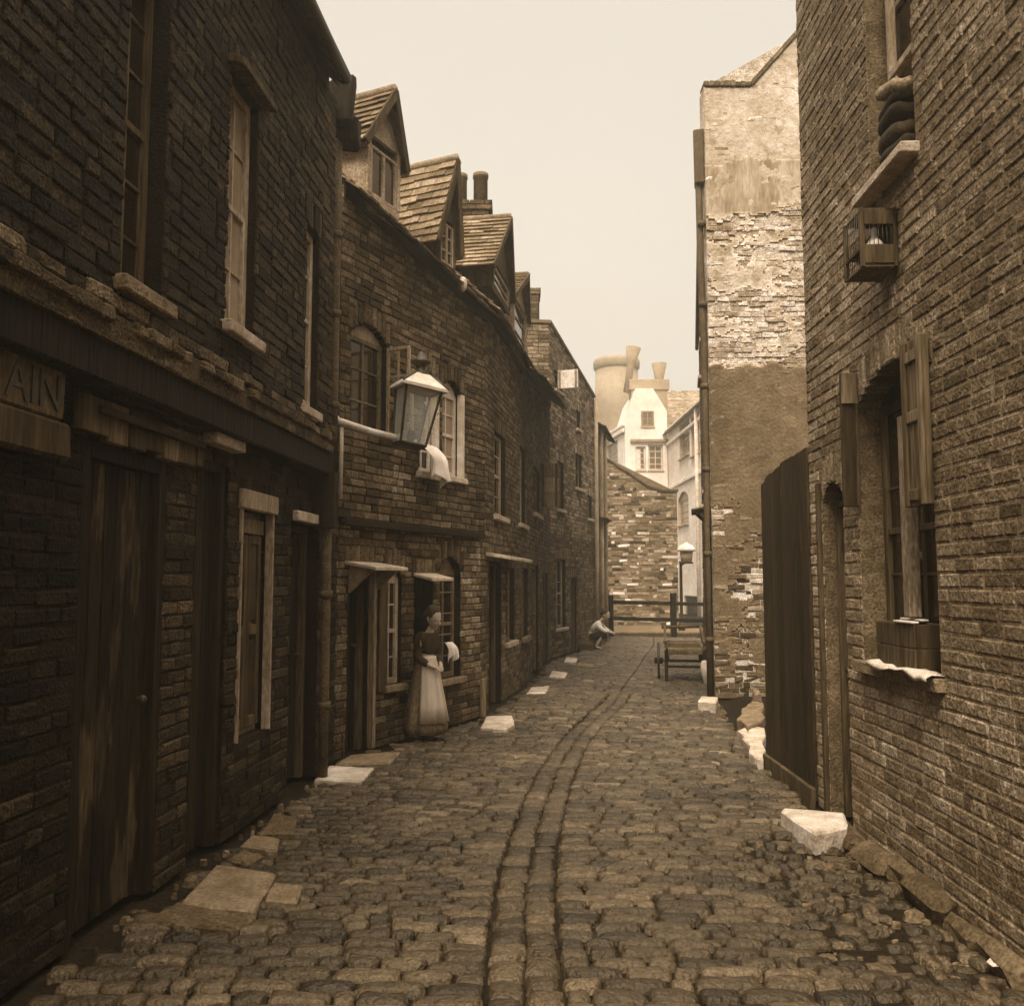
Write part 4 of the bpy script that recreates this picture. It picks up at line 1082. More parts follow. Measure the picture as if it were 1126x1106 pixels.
# rail fence
FF = Facade((2.95, 27.2), (5.85, 27.2), 1); f = FF.pt
rf = thing('rail_fence', (4.4, 27.2, 0), 'low dark two-rail wooden fence across the end of the alley', 'fence')
def F_s(u): return FF.hit(u, 640)[0]
for z in (FF.hit(720, 663)[1], FF.hit(720, 681)[1]):
    mb = MB(); mb.box(lambda a, b, c: f(a, b, c - .025 * a), -.05, F_s(779), -.04, .04, z - .02, z + .09, bev=.02, j=.006); mb.build('rail', 'wood_dark', rf)
for u, hgt in ((671, 1.22), (740, 1.28), (776, 1.15)):
    mb = MB(); s = F_s(u); mb.box(f, s - .09, s + .09, -.08, .08, -.05, hgt, bev=.02, j=.006); mb.build('post', 'wood_dark', rf)

# far street lamp
p = at(756, 690, 28.6); lp = thing('street_lamp', (p.x, p.y, .08), 'slender street lamp with pale domed lantern and ladder bar beyond the fence', 'street lamp')
zz = at(756, 618, 28.6).z; zt = at(756, 597, 28.6).z
mb = MB(); mb.lathe([(.11, .0), (.11, .18), (.07, .25), (.055, .5), (.045, zz - .12), (.06, zz - .12), (.06, zz - .05)], (p.x - .18, p.y, .08), 14); mb.build('post', 'iron', lp)
mb = MB(); mb.tube([(p.x - .18, p.y, zz - .1), (p.x, p.y, zz)], .03, 8); mb.box(ident, p.x - .16, p.x + .2, p.y - .12, p.y + .12, zz - .05, zz, bev=.01); mb.build('lantern_base', 'iron', lp)
mb = MB(); a = at(728, 613, 28.6); mb.box(ident, a.x, p.x + .02, p.y - .05, p.y + .05, a.z - .03, a.z + .05, bev=.01); mb.build('ladder_bar', 'paint_white', lp)
mb = MB(); mb.lathe([(.17, 0), (.22, .36), (.20, .36), (.15, .02)], (p.x, p.y, zz), 16); mb.build('lantern_glass', 'glass_pale', lp)
mb = MB(); mb.lathe([(.30, .34), (.28, .42), (.20, .52), (.08, .58), (.04, .62)], (p.x, p.y, zz), 18); mb.build('lantern_cap', 'paint_white', lp)

# white gabled house
def plain_house(name, label, Fs, z1, mat_, wins, back, roofm=None, gable=None, top=None):
    """far house: front with window openings, closed body"""
    h = thing(name, Fs.pt(Fs.L / 2, 0, 0), label, 'house', 'far houses beyond the rubble wall')
    M.setdefault('x', M[mat_])
    brick_wall(Fs, 'wall', h, [mat_, mat_], 0, Fs.L, 0, top or z1, wins, bricks=False, back=back, rev=.22)
    return h
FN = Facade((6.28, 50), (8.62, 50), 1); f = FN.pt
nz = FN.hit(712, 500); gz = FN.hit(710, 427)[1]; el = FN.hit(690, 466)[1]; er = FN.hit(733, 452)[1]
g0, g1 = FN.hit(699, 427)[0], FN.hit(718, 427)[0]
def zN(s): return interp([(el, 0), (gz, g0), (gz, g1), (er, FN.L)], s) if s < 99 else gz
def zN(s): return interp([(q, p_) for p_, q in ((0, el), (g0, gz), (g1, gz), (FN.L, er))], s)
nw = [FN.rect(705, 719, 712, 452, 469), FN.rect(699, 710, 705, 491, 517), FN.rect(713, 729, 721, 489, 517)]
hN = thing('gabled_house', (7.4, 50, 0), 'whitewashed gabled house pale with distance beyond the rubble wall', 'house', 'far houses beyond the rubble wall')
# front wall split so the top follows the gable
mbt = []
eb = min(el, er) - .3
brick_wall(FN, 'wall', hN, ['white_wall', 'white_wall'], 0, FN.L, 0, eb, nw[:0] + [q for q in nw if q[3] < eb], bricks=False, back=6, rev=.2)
mb = MB()
pts = [(0, eb), (0, el), (g0, gz), (g1, gz), (FN.L, er), (FN.L, eb)]
V = [f(s, -.008, z) for s, z in pts] + [f(s, -6, z) for s, z in pts]; K = len(pts)
mb.add(V, [list(range(K)), list(range(K, 2 * K))[::-1]] + [[i, (i + 1) % K, K + (i + 1) % K, K + i] for i in range(K)]); mb.build('gable', 'white_wall', hN)
for q in nw:
    if q[3] < eb: window(FN, hN, *q, rec=.12, cols=2, rows=4, fm='paint_white', gm='glass_far', sill='sill', fw=.09, bar=.05)
    else: window(FN, hN, *q, rec=-.06, cols=2, rows=2, fm='paint', gm='glass_far', sill='sill', fw=.08, bar=.05)
mb = MB(); mb.box(f, nw[1][0] - .3, nw[2][1] + .3, 0, .16, nw[2][3] + .12, nw[2][3] + .3, bev=.03); mb.build('window_hood', 'cheek', hN)
mb = MB(); a, b = FN.hit(697, 424)[0], FN.hit(738, 424)[0]
mb.box(f, a, b, -2.2, -1.2, gz - 2.6, FN.hit(715, 418)[1] + .1, bev=.03); mb.box(f, a - .12, b + .1, -2.3, -1.1, FN.hit(715, 424)[1], FN.hit(715, 416)[1] + .2, bev=.03); st = mb.build('chimney_stack', 'tower', hN)
for u, v0, v1, sx in ((692.5, 382, 409, .16), (725, 400, 425, 0.0)):
    a = at(u, v1, 51.5); b = at(u, v0, 51.5); L = b.z - a.z
    mb = MB(); ax = (sx, 0, 1)
    mb.lathe([(.20, -1.2), (.20, L * .2), (.24, L * .3), (.44, L), (.40, L), (.2, L * .35)], a, 16, axis=ax); mb.build('chimney_cowl', 'tower', st)
# lower white wing receding left
FO = Facade((5.05, 58), (6.28, 50.02), 1); f = FO.pt
oz = FO.hit(672, 478)[1]
ow = [FO.rect(667, 679, 673, 487, 508)]
hO = thing('white_house', (5.7, 54, 0), 'low whitewashed house with a plain parapet and one small window, left of the white gable', 'house', 'far houses beyond the rubble wall')
brick_wall(FO, 'wall', hO, ['white_wall', 'white_wall'], 0, FO.L, 0, oz, ow, bricks=False, back=5, rev=.2)
window(FO, hO, *ow[0], rec=.12, cols=2, rows=2, fm='paint', gm='glass_far', sill='sill', fw=.1, bar=.05)
mb = MB(); mb.box(f, -.05, FO.L - .02, .01, .14, oz - .35, oz - .1, bev=.04); mb.box(f, -.05, FO.L - .02, -.4, .12, oz, oz + .18, bev=.04); mb.build('cornice', 'white_wall', hO)
# slate roofed house filling the gap
FV = Facade((7.9, 53), (13.5, 53), 1); vz = (640 - 470) * .053 + 1.6
hV = thing('slate_roofed_house', (10.5, 53, 0), 'far house with a broad pale slate roof, between the white gable and the yellowish house', 'house', 'far houses beyond the rubble wall')
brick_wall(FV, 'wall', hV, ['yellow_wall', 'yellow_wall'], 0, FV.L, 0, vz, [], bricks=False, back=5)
gable_roof(FV, hV, 0, FV.L, vz, 0, ov=.2, run=2.6, rise=2.75, depth=5, m='slate', so=.1)
# yellow stock-brick house on the right
FY = Facade((8.64, 50), (8.86, 36), -1); f = FY.pt
FY = Facade((8.86, 36), (8.64, 49.98), -1)
FY.N = Vector((-FY.T.y, FY.T.x, 0)); f = FY.pt
yz = FY.hit(755, 455)[1]
yw = [FY.rect(758, 747, 753, 463, 502), FY.rect(757, 745.5, 751, 548, 577) + (.35,), FY.rect(769, 760, 765, 455, 500)]
yd = (FY.hit(770, 640)[0], FY.hit(752, 640)[0], 0, FY.hit(760, 655)[1])
hY = thing('stock_brick_house', (8.8, 43, 0), 'pale yellowish brick house with slate roof and arched window, at the far end', 'house', 'far houses beyond the rubble wall')
brick_wall(FY, 'wall', hY, ['yellow_wall', 'yellow_wall'], 0, FY.L, 0, yz, yw + [yd], bricks=False, back=5, rev=.25)
for q in yw: window(FY, hY, *q[:4], rec=.14, cols=2, rows=4, fm='paint', gm='glass_far', sill='sill', fw=.12, bar=.06, arch=(q[4] if len(q) > 4 else 0), sillp=.12)
door(FY, hY, *yd, rec=.15, planks=5, fm='paint_dim')
mb = MB(); mb.box(f, 0, FY.L, .005, .12, yz - .9, yz - .7, bev=.03); mb.box(f, 0, FY.L, .005, .2, yz - .12, yz, bev=.03); z = FY.hit(750, 530)[1]; mb.box(f, 0, FY.L, .005, .10, z - .1, z + .1, bev=.03); mb.build('cornice', 'yellow_wall', hY)
gable_roof(FY, hY, 0, FY.L, yz, 0, ov=.25, run=2.4, rise=2.3, depth=5, m='slate', so=.1)
mb = MB(); s = FY.hit(737, 600)[0]; mb.tube([FY.pt(FY.hit(771, 600)[0], .14, z) for z in (0, 5, yz - .2)], .09, 10); mb.build('downpipe', 'paint_white', hY)

# round kiln tower
p0 = at(679, 520, 74); zt = at(679, 396, 74).z; r = 25.0 * 74 / 1000
tw = thing('brick_kiln_tower', (p0.x, 74, 0), 'wide round brick kiln tower with a rolled rim, hazy above the far roofs', 'tower')
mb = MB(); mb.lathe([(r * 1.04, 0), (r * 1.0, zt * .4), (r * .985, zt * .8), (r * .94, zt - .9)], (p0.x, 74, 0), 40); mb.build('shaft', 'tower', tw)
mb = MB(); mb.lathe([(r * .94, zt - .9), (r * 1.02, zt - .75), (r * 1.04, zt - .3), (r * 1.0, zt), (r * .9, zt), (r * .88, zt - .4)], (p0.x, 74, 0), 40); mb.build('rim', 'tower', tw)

# ================================================================= WALL LANTERN
Y = 7.75; a = at(368, 462, Y); tc_ = at(456, 428, Y); bc_ = at(452, 488, Y)
wl_ = thing('wall_lantern', (a.x, Y, a.z), 'square tapering gas lantern with white roof on a bracket before the arched windows', 'lantern')
mb = MB(); e = at(432, 482, Y); mb.tube([a, a.lerp(e, .33) + Vector((0, 0, .0)), a.lerp(e, .66), e + Vector((.05, 0, 0))], [.035, .032, .03, .028], 10)
mb.ball(a, .05, .05, .05); mb.ball(a.lerp(e, .12), .04, .034, .034)
q = at(376, 470, Y); mb.tube([q, at(375.5, 500, Y), at(374, 548, Y)], [.016, .016, .02], 8)
mb.tube([e + Vector((0, 0, -.01)), Vector((bc_.x, Y, e.z - .03)), bc_ + Vector((.05, 0, .02))], .018, 8); mb.build('bracket', 'paint_white', wl_)
ht, hb = .158, .112; zt, zb = at(456, 428, Y).z, at(452, 489, Y).z; cx = (tc_.x + bc_.x) / 2 + .01; rz = math.radians(24)
frL0 = frame_at((0, 0, 0), rz); TL = Matrix.Translation((cx, Y, (zt + zb) / 2)) @ Matrix.Rotation(math.radians(9), 4, 'Y'); zmid = (zt + zb) / 2
frL = lambda a, b, c: TL @ (frL0(a, b, 0) + Vector((0, 0, c - zmid)))
mb = MB()
def corner(h, i): return [(-h, -h), (h, -h), (h, h), (-h, h)][i]
for i in range(4):
    (x0, y0), (x1, y1) = corner(hb, i), corner(ht, i); mb.tube([frL(x0, y0, zb), frL(x1, y1, zt)], .012, 6, sm=False)
    (x2, y2), (x3, y3) = corner(hb, (i + 1) % 4), corner(ht, (i + 1) % 4)
    mb.tube([frL(x0, y0, zb), frL(x2, y2, zb)], .014, 6, sm=False); mb.tube([frL(x1, y1, zt), frL(x3, y3, zt)], .014, 6, sm=False)
mb.box(frL, -hb, hb, -hb, hb, zb - .03, zb - .008, bev=.006); mb.box(frL, -.03, .03, -.03, .03, zb - .008, zb + .12)
mb.build('lantern_frame', 'iron', wl_)
mb = MB(); mb.lathe([(.022, 0), (.018, .10), (.012, .13), (.03, .17), (.012, .19)], frL(0, 0, zb), 12); mb.build('gas_burner', 'cheek', wl_)
mb = MB()
for i in range(4):
    (x0, y0), (x1, y1) = corner(hb, i), corner(ht, i); (x2, y2), (x3, y3) = corner(hb, (i + 1) % 4), corner(ht, (i + 1) % 4)
    mb.quad(frL(x0 * .98, y0 * .98, zb), frL(x2 * .98, y2 * .98, zb), frL(x3 * .98, y3 * .98, zt), frL(x1 * .98, y1 * .98, zt))
mb.build('lantern_glass', 'frosted', wl_)
mb = MB(); R1, R2 = ht + .045, .07; z1, z2 = zt + .015, at(462, 396 + 18, Y).z + .02
for i in range(4):
    (x0, y0), (x1, y1) = corner(R1, i), corner(R2, i); (x2, y2), (x3, y3) = corner(R1, (i + 1) % 4), corner(R2, (i + 1) % 4)
    mb.quad(frL(x0, y0, z1), frL(x2, y2, z1), frL(x3, y3, z2), frL(x1, y1, z2))
    mb.quad(frL(x0, y0, z1 - .025), frL(x2, y2, z1 - .025), frL(x2, y2, z1), frL(x0, y0, z1)); 
mb.quad(*[frL(*corner(R1, i), z1 - .025) for i in range(4)]); mb.build('lantern_roof', 'paint_white', wl_, recalc=True)
mb = MB()
for i in range(4):
    (x0, y0), (x1, y1) = corner(R1, i), corner(R2, i); mb.tube([frL(x0, y0, z1), frL(x1, y1, z2)], .010, 6)
mb.lathe([(.075, 0), (.075, .025), (.04, .03), (.045, .09), (.085, .11), (.09, .125), (.04, .15), (.03, .19), (.012, .21)], frL(0, 0, z2 - .01), 14)
mb.build('lantern_chimney', 'iron', wl_)

# hanging linen
def drape(top, w, h, F, seed, nx=16, nz=18, out=.10, taper=.2, amp=.03):
    r = random.Random(seed); ph = [r.uniform(0, 6) for _ in range(5)]; mb = MB(); vs = []
    for j in range(nz + 1):
        q = j / nz
        for i in range(nx + 1):
            p = -1 + 2 * i / nx
            ww = w * (1 - taper * q + .10 * math.sin(q * 5 + ph[0]))
            n_ = out * math.sin(min(q * 3, 1.57)) + amp * (.25 + q) * math.sin(p * 5 + ph[1] + q * 1.5) + amp * .5 * math.sin(p * 11 + ph[2])
            z = -h * q * (1 + .12 * p * math.sin(ph[3])) - .05 * q * math.sin(p * 4 + ph[4])
            vs.append(top + F.T * (p * ww / 2 + .03 * q) + F.N * n_ + Vector((0, 0, z)))
    mb.add(vs, [[j * (nx + 1) + i, j * (nx + 1) + i + 1, (j + 1) * (nx + 1) + i + 1, (j + 1) * (nx + 1) + i] for j in range(nz) for i in range(nx)], sm=True)
    return mb
s, z = FB.hit(469, 489, UB + .05); h_ = z - FB.hit(474, 530, UB + .1)[1]
o = drape(FB.pt(s, UB + .05, z), .34, h_, FB, 4, out=.16, amp=.045).build('hanging_cloth', 'cloth'); tag(o, 'white linen hung out below the arched upper windows, beneath the lantern', 'laundry'); o.modifiers.new('thick', 'SOLIDIFY').thickness = .004
s, z = FB.hit(494, 706, .04); h_ = z - FB.hit(496, 726, .06)[1]
o = drape(FB.pt(s, .03, z), .15, h_ * .85, FB, 9, out=.05, amp=.025, taper=-.1).build('hanging_cloth', 'cloth'); tag(o, 'white rag blown out of the ground floor window beside the standing figure', 'laundry'); o.modifiers.new('thick', 'SOLIDIFY').thickness = .004

# ================================================================= STEPS, FLAGS, STONES
def slab(name, px, z, th, m, label, cat, group=None, j=.004, rough=True):
    """stone slab whose top outline is given by ground points"""
    P = [ground(u, v, z) for u, v in px]; n = len(P); c = sum(P, Vector()) / n; mb = MB()
    out = []
    for i in range(n):
        a, b = P[i], P[(i + 1) % n]
        for k in range(4): out.append(a.lerp(b, k / 4) + Vector((U(-j, j), U(-j, j), 0)) * 1.5)
    N_ = len(out)
    inn = [c + (p - c) * (1 - U(.016, .028) / max(.08, (p - c).length)) + Vector((0, 0, U(-.003, .001))) for p in out]
    mid = [c + (p - c) * .5 + Vector((0, 0, U(-.003, .003))) for p in out]
    vs = [p + Vector((0, 0, -th)) for p in out] + [p + Vector((0, 0, -U(.012, .018))) for p in out] + inn + mid + [c]
    fs = []
    for r_ in range(3): fs += [[r_ * N_ + i, r_ * N_ + (i + 1) % N_, (r_ + 1) * N_ + (i + 1) % N_, (r_ + 1) * N_ + i] for i in range(N_)]
    fs += [[3 * N_ + i, 3 * N_ + (i + 1) % N_, 4 * N_] for i in range(N_)]
    mb.add(vs, fs); return tag(mb.build(name, m), label, cat, group)
GS = 'whitened door stones along the left side'
slab('doorstep', [(346, 856), (362, 841), (411, 843), (398, 858)], .03, .1, 'step', 'pale worn doorstep slab below the drainpipe of the nearest left house', 'doorstep', GS)
slab('doorstep', [(368, 840), (384, 829), (440, 826), (428, 838)], .035, .1, 'flag', 'grey stone threshold in front of the first hooded door', 'doorstep', GS)
slab('doorstep', [(529, 799), (534, 787), (563, 786), (566, 795), (556, 801)], .03, .10, 'step', 'white irregular step stone just past the standing figure', 'doorstep', GS)
slab('doorstep', [(579, 762), (584, 755), (604, 754), (600, 761)], .04, .10, 'step', 'white step stone, second of the row past the standing figure', 'doorstep', GS)
slab('doorstep', [(604, 743), (607, 737), (624, 739), (622, 744)], .04, .1, 'step', 'long white step stone, third of the row past the standing figure', 'doorstep', GS)
slab('doorstep', [(620, 727), (623, 722), (635, 723), (633, 728)], .06, .1, 'step', 'small white step stone nearest the seated child', 'doorstep', GS)
slab('doorstep', [(634, 731), (636, 728.5), (654, 730), (652, 733)], .03, .08, 'flag', 'thin grey stone lying flat in front of the seated child', 'doorstep', GS)
slab('doorstep', [(858, 890), (862, 887), (930, 893), (932, 908), (896, 916)], .10, .13, 'step', 'thick white doorstep in front of the very narrow doorway on the right', 'doorstep')
slab('flagstone', [(196, 992), (238, 949), (304, 958), (280, 1000)], .03, .09, 'flag', 'large buff flagstone beside the left wall, the biggest of the paving slabs', 'flagstone', 'flagstones by the left wall')
slab('flagstone', [(150, 1012), (196, 990), (280, 1006), (262, 1020)], .02, .09, 'kerb', 'dark flagstone strip in front of the large buff one', 'flagstone', 'flagstones by the left wall')
slab('flagstone', [(296, 974), (302, 968), (332, 971), (326, 990), (292, 988)], .025, .09, 'flag', 'small squarish flagstone right of the large buff one', 'flagstone', 'flagstones by the left wall')
slab('flagstone', [(250, 943), (268, 932), (290, 938), (272, 950)], .02, .09, 'kerb', 'small brown flagstone against the wall behind the large buff one', 'flagstone', 'flagstones by the left wall')
slab('flagstone', [(264, 928), (276, 917), (308, 920), (304, 934)], .025, .09, 'flag', 'light flagstone below the shuttered window', 'flagstone', 'flagstones by the left wall')
slab('flagstone', [(284, 915), (302, 893), (328, 897), (324, 914)], .025, .09, 'kerb', 'long brown flagstone below the recessed plank door', 'flagstone', 'flagstones by the left wall')
slab('stone_block', [(767, 770), (771, 765), (790, 766), (787, 772)], .10, .16, 'step', 'white stone block lying in front of the tall gabled house', 'stone block')
def boulder(name, px, h, m, label, cat, seed, group=None, tall=1.0):
    r = random.Random(seed); P = [ground(u, v) for u, v in px]; c = sum(P, Vector()) / len(P); mb = MB(); vs = []; n = len(P) * 3
    base = []
    for i in range(len(P)):
        for k in range(3): base.append(P[i].lerp(P[(i + 1) % len(P)], k / 3))
    for lv, (q, k) in enumerate(((-.04, 1.0), (h * .55, .98), (h * .88, .88), (h, .62))):
        for b in base: vs.append(c + (b - c) * k * r.uniform(.93, 1.05) + Vector((0, 0, q + r.uniform(-.02, .02) * (lv > 0))))
    vs.append(c + Vector((0, 0, h)))
    fs = [[l * n + i, l * n + (i + 1) % n, (l + 1) * n + (i + 1) % n, (l + 1) * n + i] for l in range(3) for i in range(n)] + [[3 * n + i, 3 * n + (i + 1) % n, 4 * n] for i in range(n)]
    mb.add(vs, fs); return tag(mb.build(name, m), label, cat, group)
GR = 'pale broken stones by the hoarding'
slab('rubble_stone', [(810, 790), (816, 778), (828, 770), (838, 772), (838, 792), (822, 800)], .13, .18, 'flag', 'large pale broken stone slab at the far end of the plank hoarding', 'stone', GR, j=.02)
slab('rubble_stone', [(812, 803), (824, 797), (839, 800), (839, 834), (829, 832), (818, 814)], .09, .14, 'step', 'whitish broken stone slab lying nearest the viewer by the hoarding end', 'stone', GR, j=.02)
boulder('rubble_stone', [(827, 776), (834, 774), (838, 780), (829, 783)], .22, 'flag', 'small round stone on top of the pale broken slab', 'stone', 7, GR)
boulder('corner_stone', [(779, 757), (786, 752), (792, 760), (786, 768)], .45, 'kerb', 'dark guard stone at the corner of the tall gabled house', 'guard stone', 11)
p = ground(778, 752); mb = MB(); mb.lathe([(.07, -.05), (.075, .25), (.06, .34), (.03, .37)], (p.x, p.y, 0), 12, axis=(-.12, .05, 1)); tag(mb.build('guard_post', 'step'), 'short pale leaning stone stub beside the handcart wheel', 'bollard')
# yard bank behind the hoarding
mb = MB(); P = [(2.35, 9.0), (2.9, 12.75), (5.5, 12.75), (5.5, 6.8), (2.4, 6.85)]
mb.add([Vector((x, y, -.06)) for x, y in P] + [Vector((x + (.25 if i in (0, 1) else 0), y, .03)) for i, (x, y) in enumerate(P)], [[5, 6, 7, 8, 9]] + [[i, (i + 1) % 5, 5 + (i + 1) % 5, 5 + i] for i in range(5)])
tag(mb.build('yard', 'dirt'), None, None, kind='structure')
# paper scraps
for (u, v, r, lab) in ((1106, 1067, .07, 'crumpled pale paper scrap lying at the foot of the right wall'),):
    p = ground(u, v); mb = MB(); vs = []; N_ = 5
    for i in range(N_):
        for j_ in range(N_): vs.append(p + Vector(((i - 2) / 2 * r * U(.8, 1.1), (j_ - 2) / 2 * r * .6 * U(.8, 1.1), .02 + abs(U(0, .02)))))
    mb.add(vs, [[i * N_ + j_, i * N_ + j_ + 1, (i + 1) * N_ + j_ + 1, (i + 1) * N_ + j_] for i in range(N_ - 1) for j_ in range(N_ - 1)]); o = mb.build('paper_scrap', 'paper'); tag(o, lab, 'paper'); o.modifiers.new('thick', 'SOLIDIFY').thickness = .002

# ================================================================= HANDCART
cr = thing('handcart', (2.75, 14.9, 0), 'two-wheeled wooden handcart with an open tray, parked against the tall gabled house', 'handcart')
rot = math.radians(-9); fr = frame_at((2.76, 14.65, 0), rot)
mb = MB()
for y in range(7): mb.box(fr, -.27, .27, .02 + y * .17, .18 + y * .17, .50 + y * .012, .525 + y * .012, t=U(1.3, 2.0))
mb.box(fr, -.30, .30, -.02, .02, .45, .51, t=1.0); mb.build('tray', 'wood_worn', cr)
for sx in (-1, 1):
    mb = MB(); V = [(0, .55), (0, .64), (1.25, .86), (1.25, .72)]
    P = [fr(sx * .285, y, z) for y, z in V] + [fr(sx * .325, y, z) for y, z in V]
    mb.add(P, [[0, 1, 2, 3], [7, 6, 5, 4], [0, 4, 5, 1], [1, 5, 6, 2], [2, 6, 7, 3], [3, 7, 4, 0]], t=1.5)
    mb.box(fr, sx * .285, sx * .345, -.03, .03, .62, .665); mb.build('side_board', 'wood_worn', cr)
    for y in (.0, ):
        mb = MB(); mb.box(fr, sx * .27, sx * .325, y - .03, y + .03, .0, .52); mb.build('leg', 'wood_dark', cr)
mb = MB(); mb.tube([fr(-.36, 1.26, .82), fr(.36, 1.26, .84)], .028, 10); mb.build('handle_bar', 'wood_worn', cr)
mb = MB(); mb.box(fr, -.27, .27, -.02, .02, .24, .28); mb.build('cross_bar', 'wood_dark', cr)
mb = MB(); mb.tube([fr(-.46, .62, .30), fr(.46, .62, .30)], .022, 10); mb.box(fr, -.3, -.24, .5, .74, .3, .51); mb.box(fr, .24, .3, .5, .74, .3, .51); mb.build('axle', 'iron', cr)
for sx in (-1, 1):
    w = MB(); c = (sx * .42, .62, .30); K = 28; rr = .285
    for k in range(K): a, b = 2 * PI * k / K, 2 * PI * (k + 1) / K; 
    pts = [fr(c[0], c[1] + rr * math.cos(2 * PI * k / K), c[2] + rr * math.sin(2 * PI * k / K)) for k in range(K + 1)]
    w.tube(pts, .020, 8, caps=False); wh = w.build('wheel', 'iron', cr)
    w = MB()
    for k in range(8): a = 2 * PI * k / 8; w.tube([fr(*c), fr(c[0], c[1] + rr * math.cos(a), c[2] + rr * math.sin(a))], .014, 6)
    w.build('spokes', 'wood_dark', wh)
    w = MB(); w.tube([fr(c[0] - .07, c[1], c[2]), fr(c[0] + .07, c[1], c[2])], .05, 12); w.build('hub', 'wood_dark', wh)

# ================================================================= PEOPLE
def skin_mesh(name, joints, bones, m, parent, X, sub=2):
    """body grown over a skeleton: joints name -> (x, y, z, r); the first joint is the root"""
    ks = list(joints); me = bpy.data.meshes.new(name)
    me.from_pydata([joints[k][:3] for k in ks], [(ks.index(a), ks.index(b)) for a, b in bones], [])
    o = bpy.data.objects.new(name, me); C.objects.link(o)
    md = o.modifiers.new('skin', 'SKIN'); md.use_smooth_shade = True; ss = o.modifiers.new('sub', 'SUBSURF'); ss.levels = ss.render_levels = sub
    for i, k in enumerate(ks):
        r = joints[k][3]; v = me.skin_vertices[0].data[i]; v.radius = (r, r) if not isinstance(r, tuple) else r; v.use_root = (i == 0)
    bpy.context.view_layer.update()
    e = bpy.data.meshes.new_from_object(o.evaluated_get(bpy.context.evaluated_depsgraph_get()))
    vs = [X @ v.co for v in e.vertices]; fs = [list(p.vertices) for p in e.polygons]
    bpy.data.objects.remove(o); mb = MB(); mb.add(vs, fs, sm=True); return mb
def hand(J, B, wrist, side, base, dirv, palm, curl, s=1.0):
    """five fingers rooted in a palm; dirv points along the hand, palm is the palm normal"""
    d = Vector(dirv).normalized(); pn = Vector(palm).normalized(); sd = d.cross(pn) * side
    w = Vector(J[wrist][:3]); pc = w + d * .045 * s; n = base
    J[n + 'palm'] = (*pc, .022 * s); B.append((wrist, n + 'palm'))
    for k, (off, L) in enumerate(((-.027, .058), (-.009, .068), (.009, .064), (.026, .050))):
        p0 = pc + d * .035 * s + sd * off * s; dd = d; last = n + 'palm'; p = p0
        J[n + 'k%d' % k] = (*p, .0088 * s); B.append((last, n + 'k%d' % k)); last = n + 'k%d' % k
        for q in range(2):
            dd = (dd + pn * curl).normalized(); p = p + dd * L * .5 * s; nm = n + 'f%d%d' % (k, q); J[nm] = (*p, .0078 * s); B.append((last, nm)); last = nm
    t0 = pc - sd * .032 * s - d * .005 * s; J[n + 't0'] = (*t0, .0105 * s); B.append((n + 'palm', n + 't0'))
    t1 = t0 + (d * .7 - sd * .5 + pn * .35).normalized() * .042 * s; J[n + 't1'] = (*t1, .0085 * s); B.append((n + 't0', n + 't1'))
def head(mb, X, c, fwd, r=.1, m=0):
    """skull, jaw, nose, brows, lips, eyes and ears joined to the body mesh"""
    f_ = Vector(fwd).normalized(); l_ = Vector((0, 0, 1)).cross(f_).normalized(); u_ = f_.cross(l_)
    Rm = Matrix((f_, l_, u_)).transposed()
    def b(p, rx, ry, rz, n=14): mb.ball(X @ (Vector(c) + Rm @ (Vector(p) * r)), rx * r, ry * r, rz * r, m, 1.0, n, (X.to_3x3() @ Rm))
    b((0, 0, .12), 1.0, .80, 1.0, 20); b((.22, 0, -.42), .68, .60, .72, 16); b((.62, 0, -.88), .26, .30, .22)
    b((1.0, 0, -.28), .20, .13, .26, 10); b((.86, .30, -.32), .22, .24, .24, 10); b((.86, -.30, -.32), .22, .24, .24, 10)
    b((.86, 0, -.66), .13, .26, .09, 10); b((.90, 0, .10), .14, .52, .10, 10)
    for s in (-1, 1): b((-.05, s * .82, -.12), .18, .07, .26, 10)
    return Rm
def eyes(X, c, Rm, r, parent):
    mb = MB()
    for s in (-1, 1): mb.ball(X @ (Vector(c) + Rm @ (Vector((.84, s * .34, -.06)) * r)), .10 * r, .12 * r, .07 * r, n=10)
    mb.build('eyes', 'hair', parent)

# -- girl standing at the open doorway
P = FB.pt(FB.hit(464, 797, .16)[0], .20, 0)
gl = thing('person', (P.x, P.y, .05), 'girl in long dress and pale apron, stood at the hooded doorway', 'person')
yaw = math.radians(-38)
X = Matrix.Translation((P.x, P.y, .05)) @ Matrix.Rotation(yaw, 4, 'Z') @ Matrix.Diagonal((.86, .86, 1, 1))
H = {'pelvis': (0, 0, .66, .105), 'waist': (.0, 0, .80, .085), 'chest': (.03, 0, .95, .10), 'neck': (.06, 0, 1.045, .042), 'skull': (.085, 0, 1.11, .045)}
Bn = [('pelvis', 'waist'), ('waist', 'chest'), ('chest', 'neck'), ('neck', 'skull')]
for s, n in ((1, 'l'), (-1, 'r')):
    H[n + 'sh'] = (.03, s * .122, .985, .036); H[n + 'el'] = (.012, s * .178, .79, .027); H[n + 'wr'] = (.17, s * .085, .70, .023)
    Bn += [('chest', n + 'sh'), (n + 'sh', n + 'el'), (n + 'el', n + 'wr')]
    hand(H, Bn, n + 'wr', s, n, (.6, -s * .65, -.25), (-.1, -s * .1, -1), .45, .85)
    H[n + 'hp'] = (0, s * .07, .60, .075); H[n + 'kn'] = (.03, s * .08, .33, .05); H[n + 'an'] = (0, s * .08, .06, .033); H[n + 'toe'] = (.12, s * .09, .022, .026)
    Bn += [('pelvis', n + 'hp'), (n + 'hp', n + 'kn'), (n + 'kn', n + 'an'), (n + 'an', n + 'toe')]
